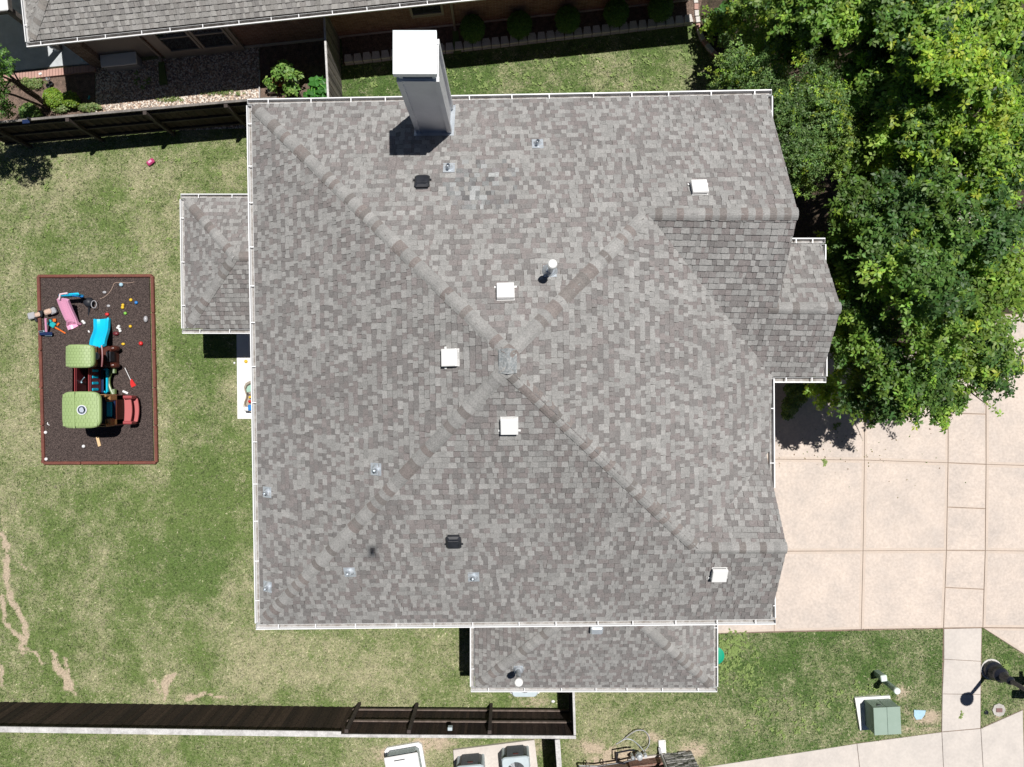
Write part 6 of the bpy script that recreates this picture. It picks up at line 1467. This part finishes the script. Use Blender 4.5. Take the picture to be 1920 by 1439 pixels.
for k, (px, py, s_, h_) in enumerate(((590, 152, 12, .45), (604, 150, 9, .4), (583, 171, 9, .3), (598, 168, 9, .35), (608, 165, 10, .38), (590, 177, 9, .25), (604, 176, 8, .25), (574, 177, 7, .18), (610, 180, 6, .2), (596, 182, 6, .15), (582, 160, 6, .3))):
    q = G(px, py, h_); s2 = s_ * (H - h_) / F; n = 14; ring = []
    for i in range(n):
        a = 2 * math.pi * i / n + k; rr2 = s2 * (1 + .18 * math.cos(5 * a)) * (1 if i else .35); ring.append(q + Vector((math.cos(a) * rr2, math.sin(a) * rr2 * .85, -.05 * r_.uniform(.5, 1.5) + .03 * (i % 2))))
    f = r_.uniform(.75, 1.2)
    for i in range(n): mb.poly([q, ring[i], ring[(i + 1) % n]], (.08 * f, .27 * f, .05 * f))
    st.tube([c + Vector((0, 0, .03)), c.lerp(q, .6) + Vector((0, 0, h_ * .6)), q - Vector((0, 0, .01))], .009, 5)
mb.build('foliage', M['leaf'], sq_); st.build('stem', M['p_lime'], sq_)
for lab, px, py, sx, sy, rz in (('white paving block right of the terracotta pot', 543, 158, .34, .26, -.35), ('grey stone block left of the terracotta pot', 511, 169, .24, .3, .2)):
    mb = MB(); mb.box(G(px, py) + Vector((0, 0, .1)), (sx, sy, .2), rz=rz, bev=.02); tag(mb.build('stone_block', M['block'] if 'grey' in lab else M['patio']), lab, 'block')
mb = MB(); mb.box(G(559, 156) + Vector((0, 0, .04)), (.10, .12, .07), rz=.5, bev=.01); tag(mb.build('stone_chip', M['patio']), 'small white chip of stone between the pot and squash plant', 'stone')
# crape myrtle leaning out of the left edge
cm = thing('crape_myrtle_tree', 'slender several stemmed tree leaning out of the left edge', 'tree', G(92, 203))
b = G(92, 203); mb = MB()
def pth(*q): return [G(*p) for p in q]
for pts, r_ in ((pth((92, 203, 0), (70, 180, .6), (40, 160, 1.3), (5, 132, 2.2), (-50, 100, 3.3)), (.06, .05, .045, .035, .02)), (pth((92, 203, 0), (72, 187, .5), (48, 172, 1.0), (20, 150, 1.7), (-30, 130, 2.8)), (.055, .045, .04, .035, .02)),
                (pth((90, 204, 0), (60, 192, .6), (30, 180, 1.3), (-20, 165, 2.3), (-80, 160, 3.5)), (.05, .04, .035, .03, .02)), (pth((40, 160, 1.3), (28, 140, 1.8), (18, 120, 2.3)), (.03, .022, .01)), (pth((20, 150, 1.7), (10, 165, 1.9), (8, 195, 1.7)), (.025, .018, .01))):
    mb.tube(pts, r_, 8)
mb.build('trunk', M['bark'], cm)
cl_ = [(8, 118, 2.6, .30), (-2, 140, 2.6, .35), (6, 200, 1.6, .3), (-5, 170, 2.2, .35), (28, 118, 2.2, .12), (2, 98, 2.8, .2), (15, 210, 1.2, .2), (-60, 172, 3.9, .55), (-95, 165, 3.6, .6), (-40, 190, 3.4, .45), (-110, 190, 3.2, .6), (-60, 100, 3.6, .6), (-75, 195, 3.8, .35), (-100, 215, 2.8, .5)]
C = [tuple(G(x, y, h)) for x, y, h, r_ in cl_]; v, c = leaves(C, [q[3] for q in cl_], 1250, .075, [(.10, .22, .045), (.13, .27, .05), (.16, .30, .06)], 71, star=5, core=.6); leafobj('crown', v, c, M['leaf'], cm)

# fallen leaves on the drive near the oak
r = np.random.RandomState(9); n = 90; x = np.clip(r.normal(1590, 90, n), 1462, 1860); y = 800 + np.abs(r.normal(0, 55, n)); vv, cc2 = [], []
for i in range(n):
    q = G(x[i], y[i], .045); a = r.uniform(0, 6.28); l = r.uniform(.03, .07); d = Vector((math.cos(a), math.sin(a), .1)); s_ = Vector((-d.y, d.x, .15))
    vv += [tuple(q), tuple(q + d * l * .5 + s_ * l * .25), tuple(q + d * l), tuple(q + d * l * .5 - s_ * l * .25)]; cc2.append([(.12, .20, .05), (.25, .22, .09), (.20, .12, .06)][r.randint(0, 3)])
tag(trimesh('fallen_leaves', np.array(vv), np.array(cc2), M['blade'], 4), 'small fallen leaves scattered on the driveway beside the oak shadow', 'leaves', kind='stuff')
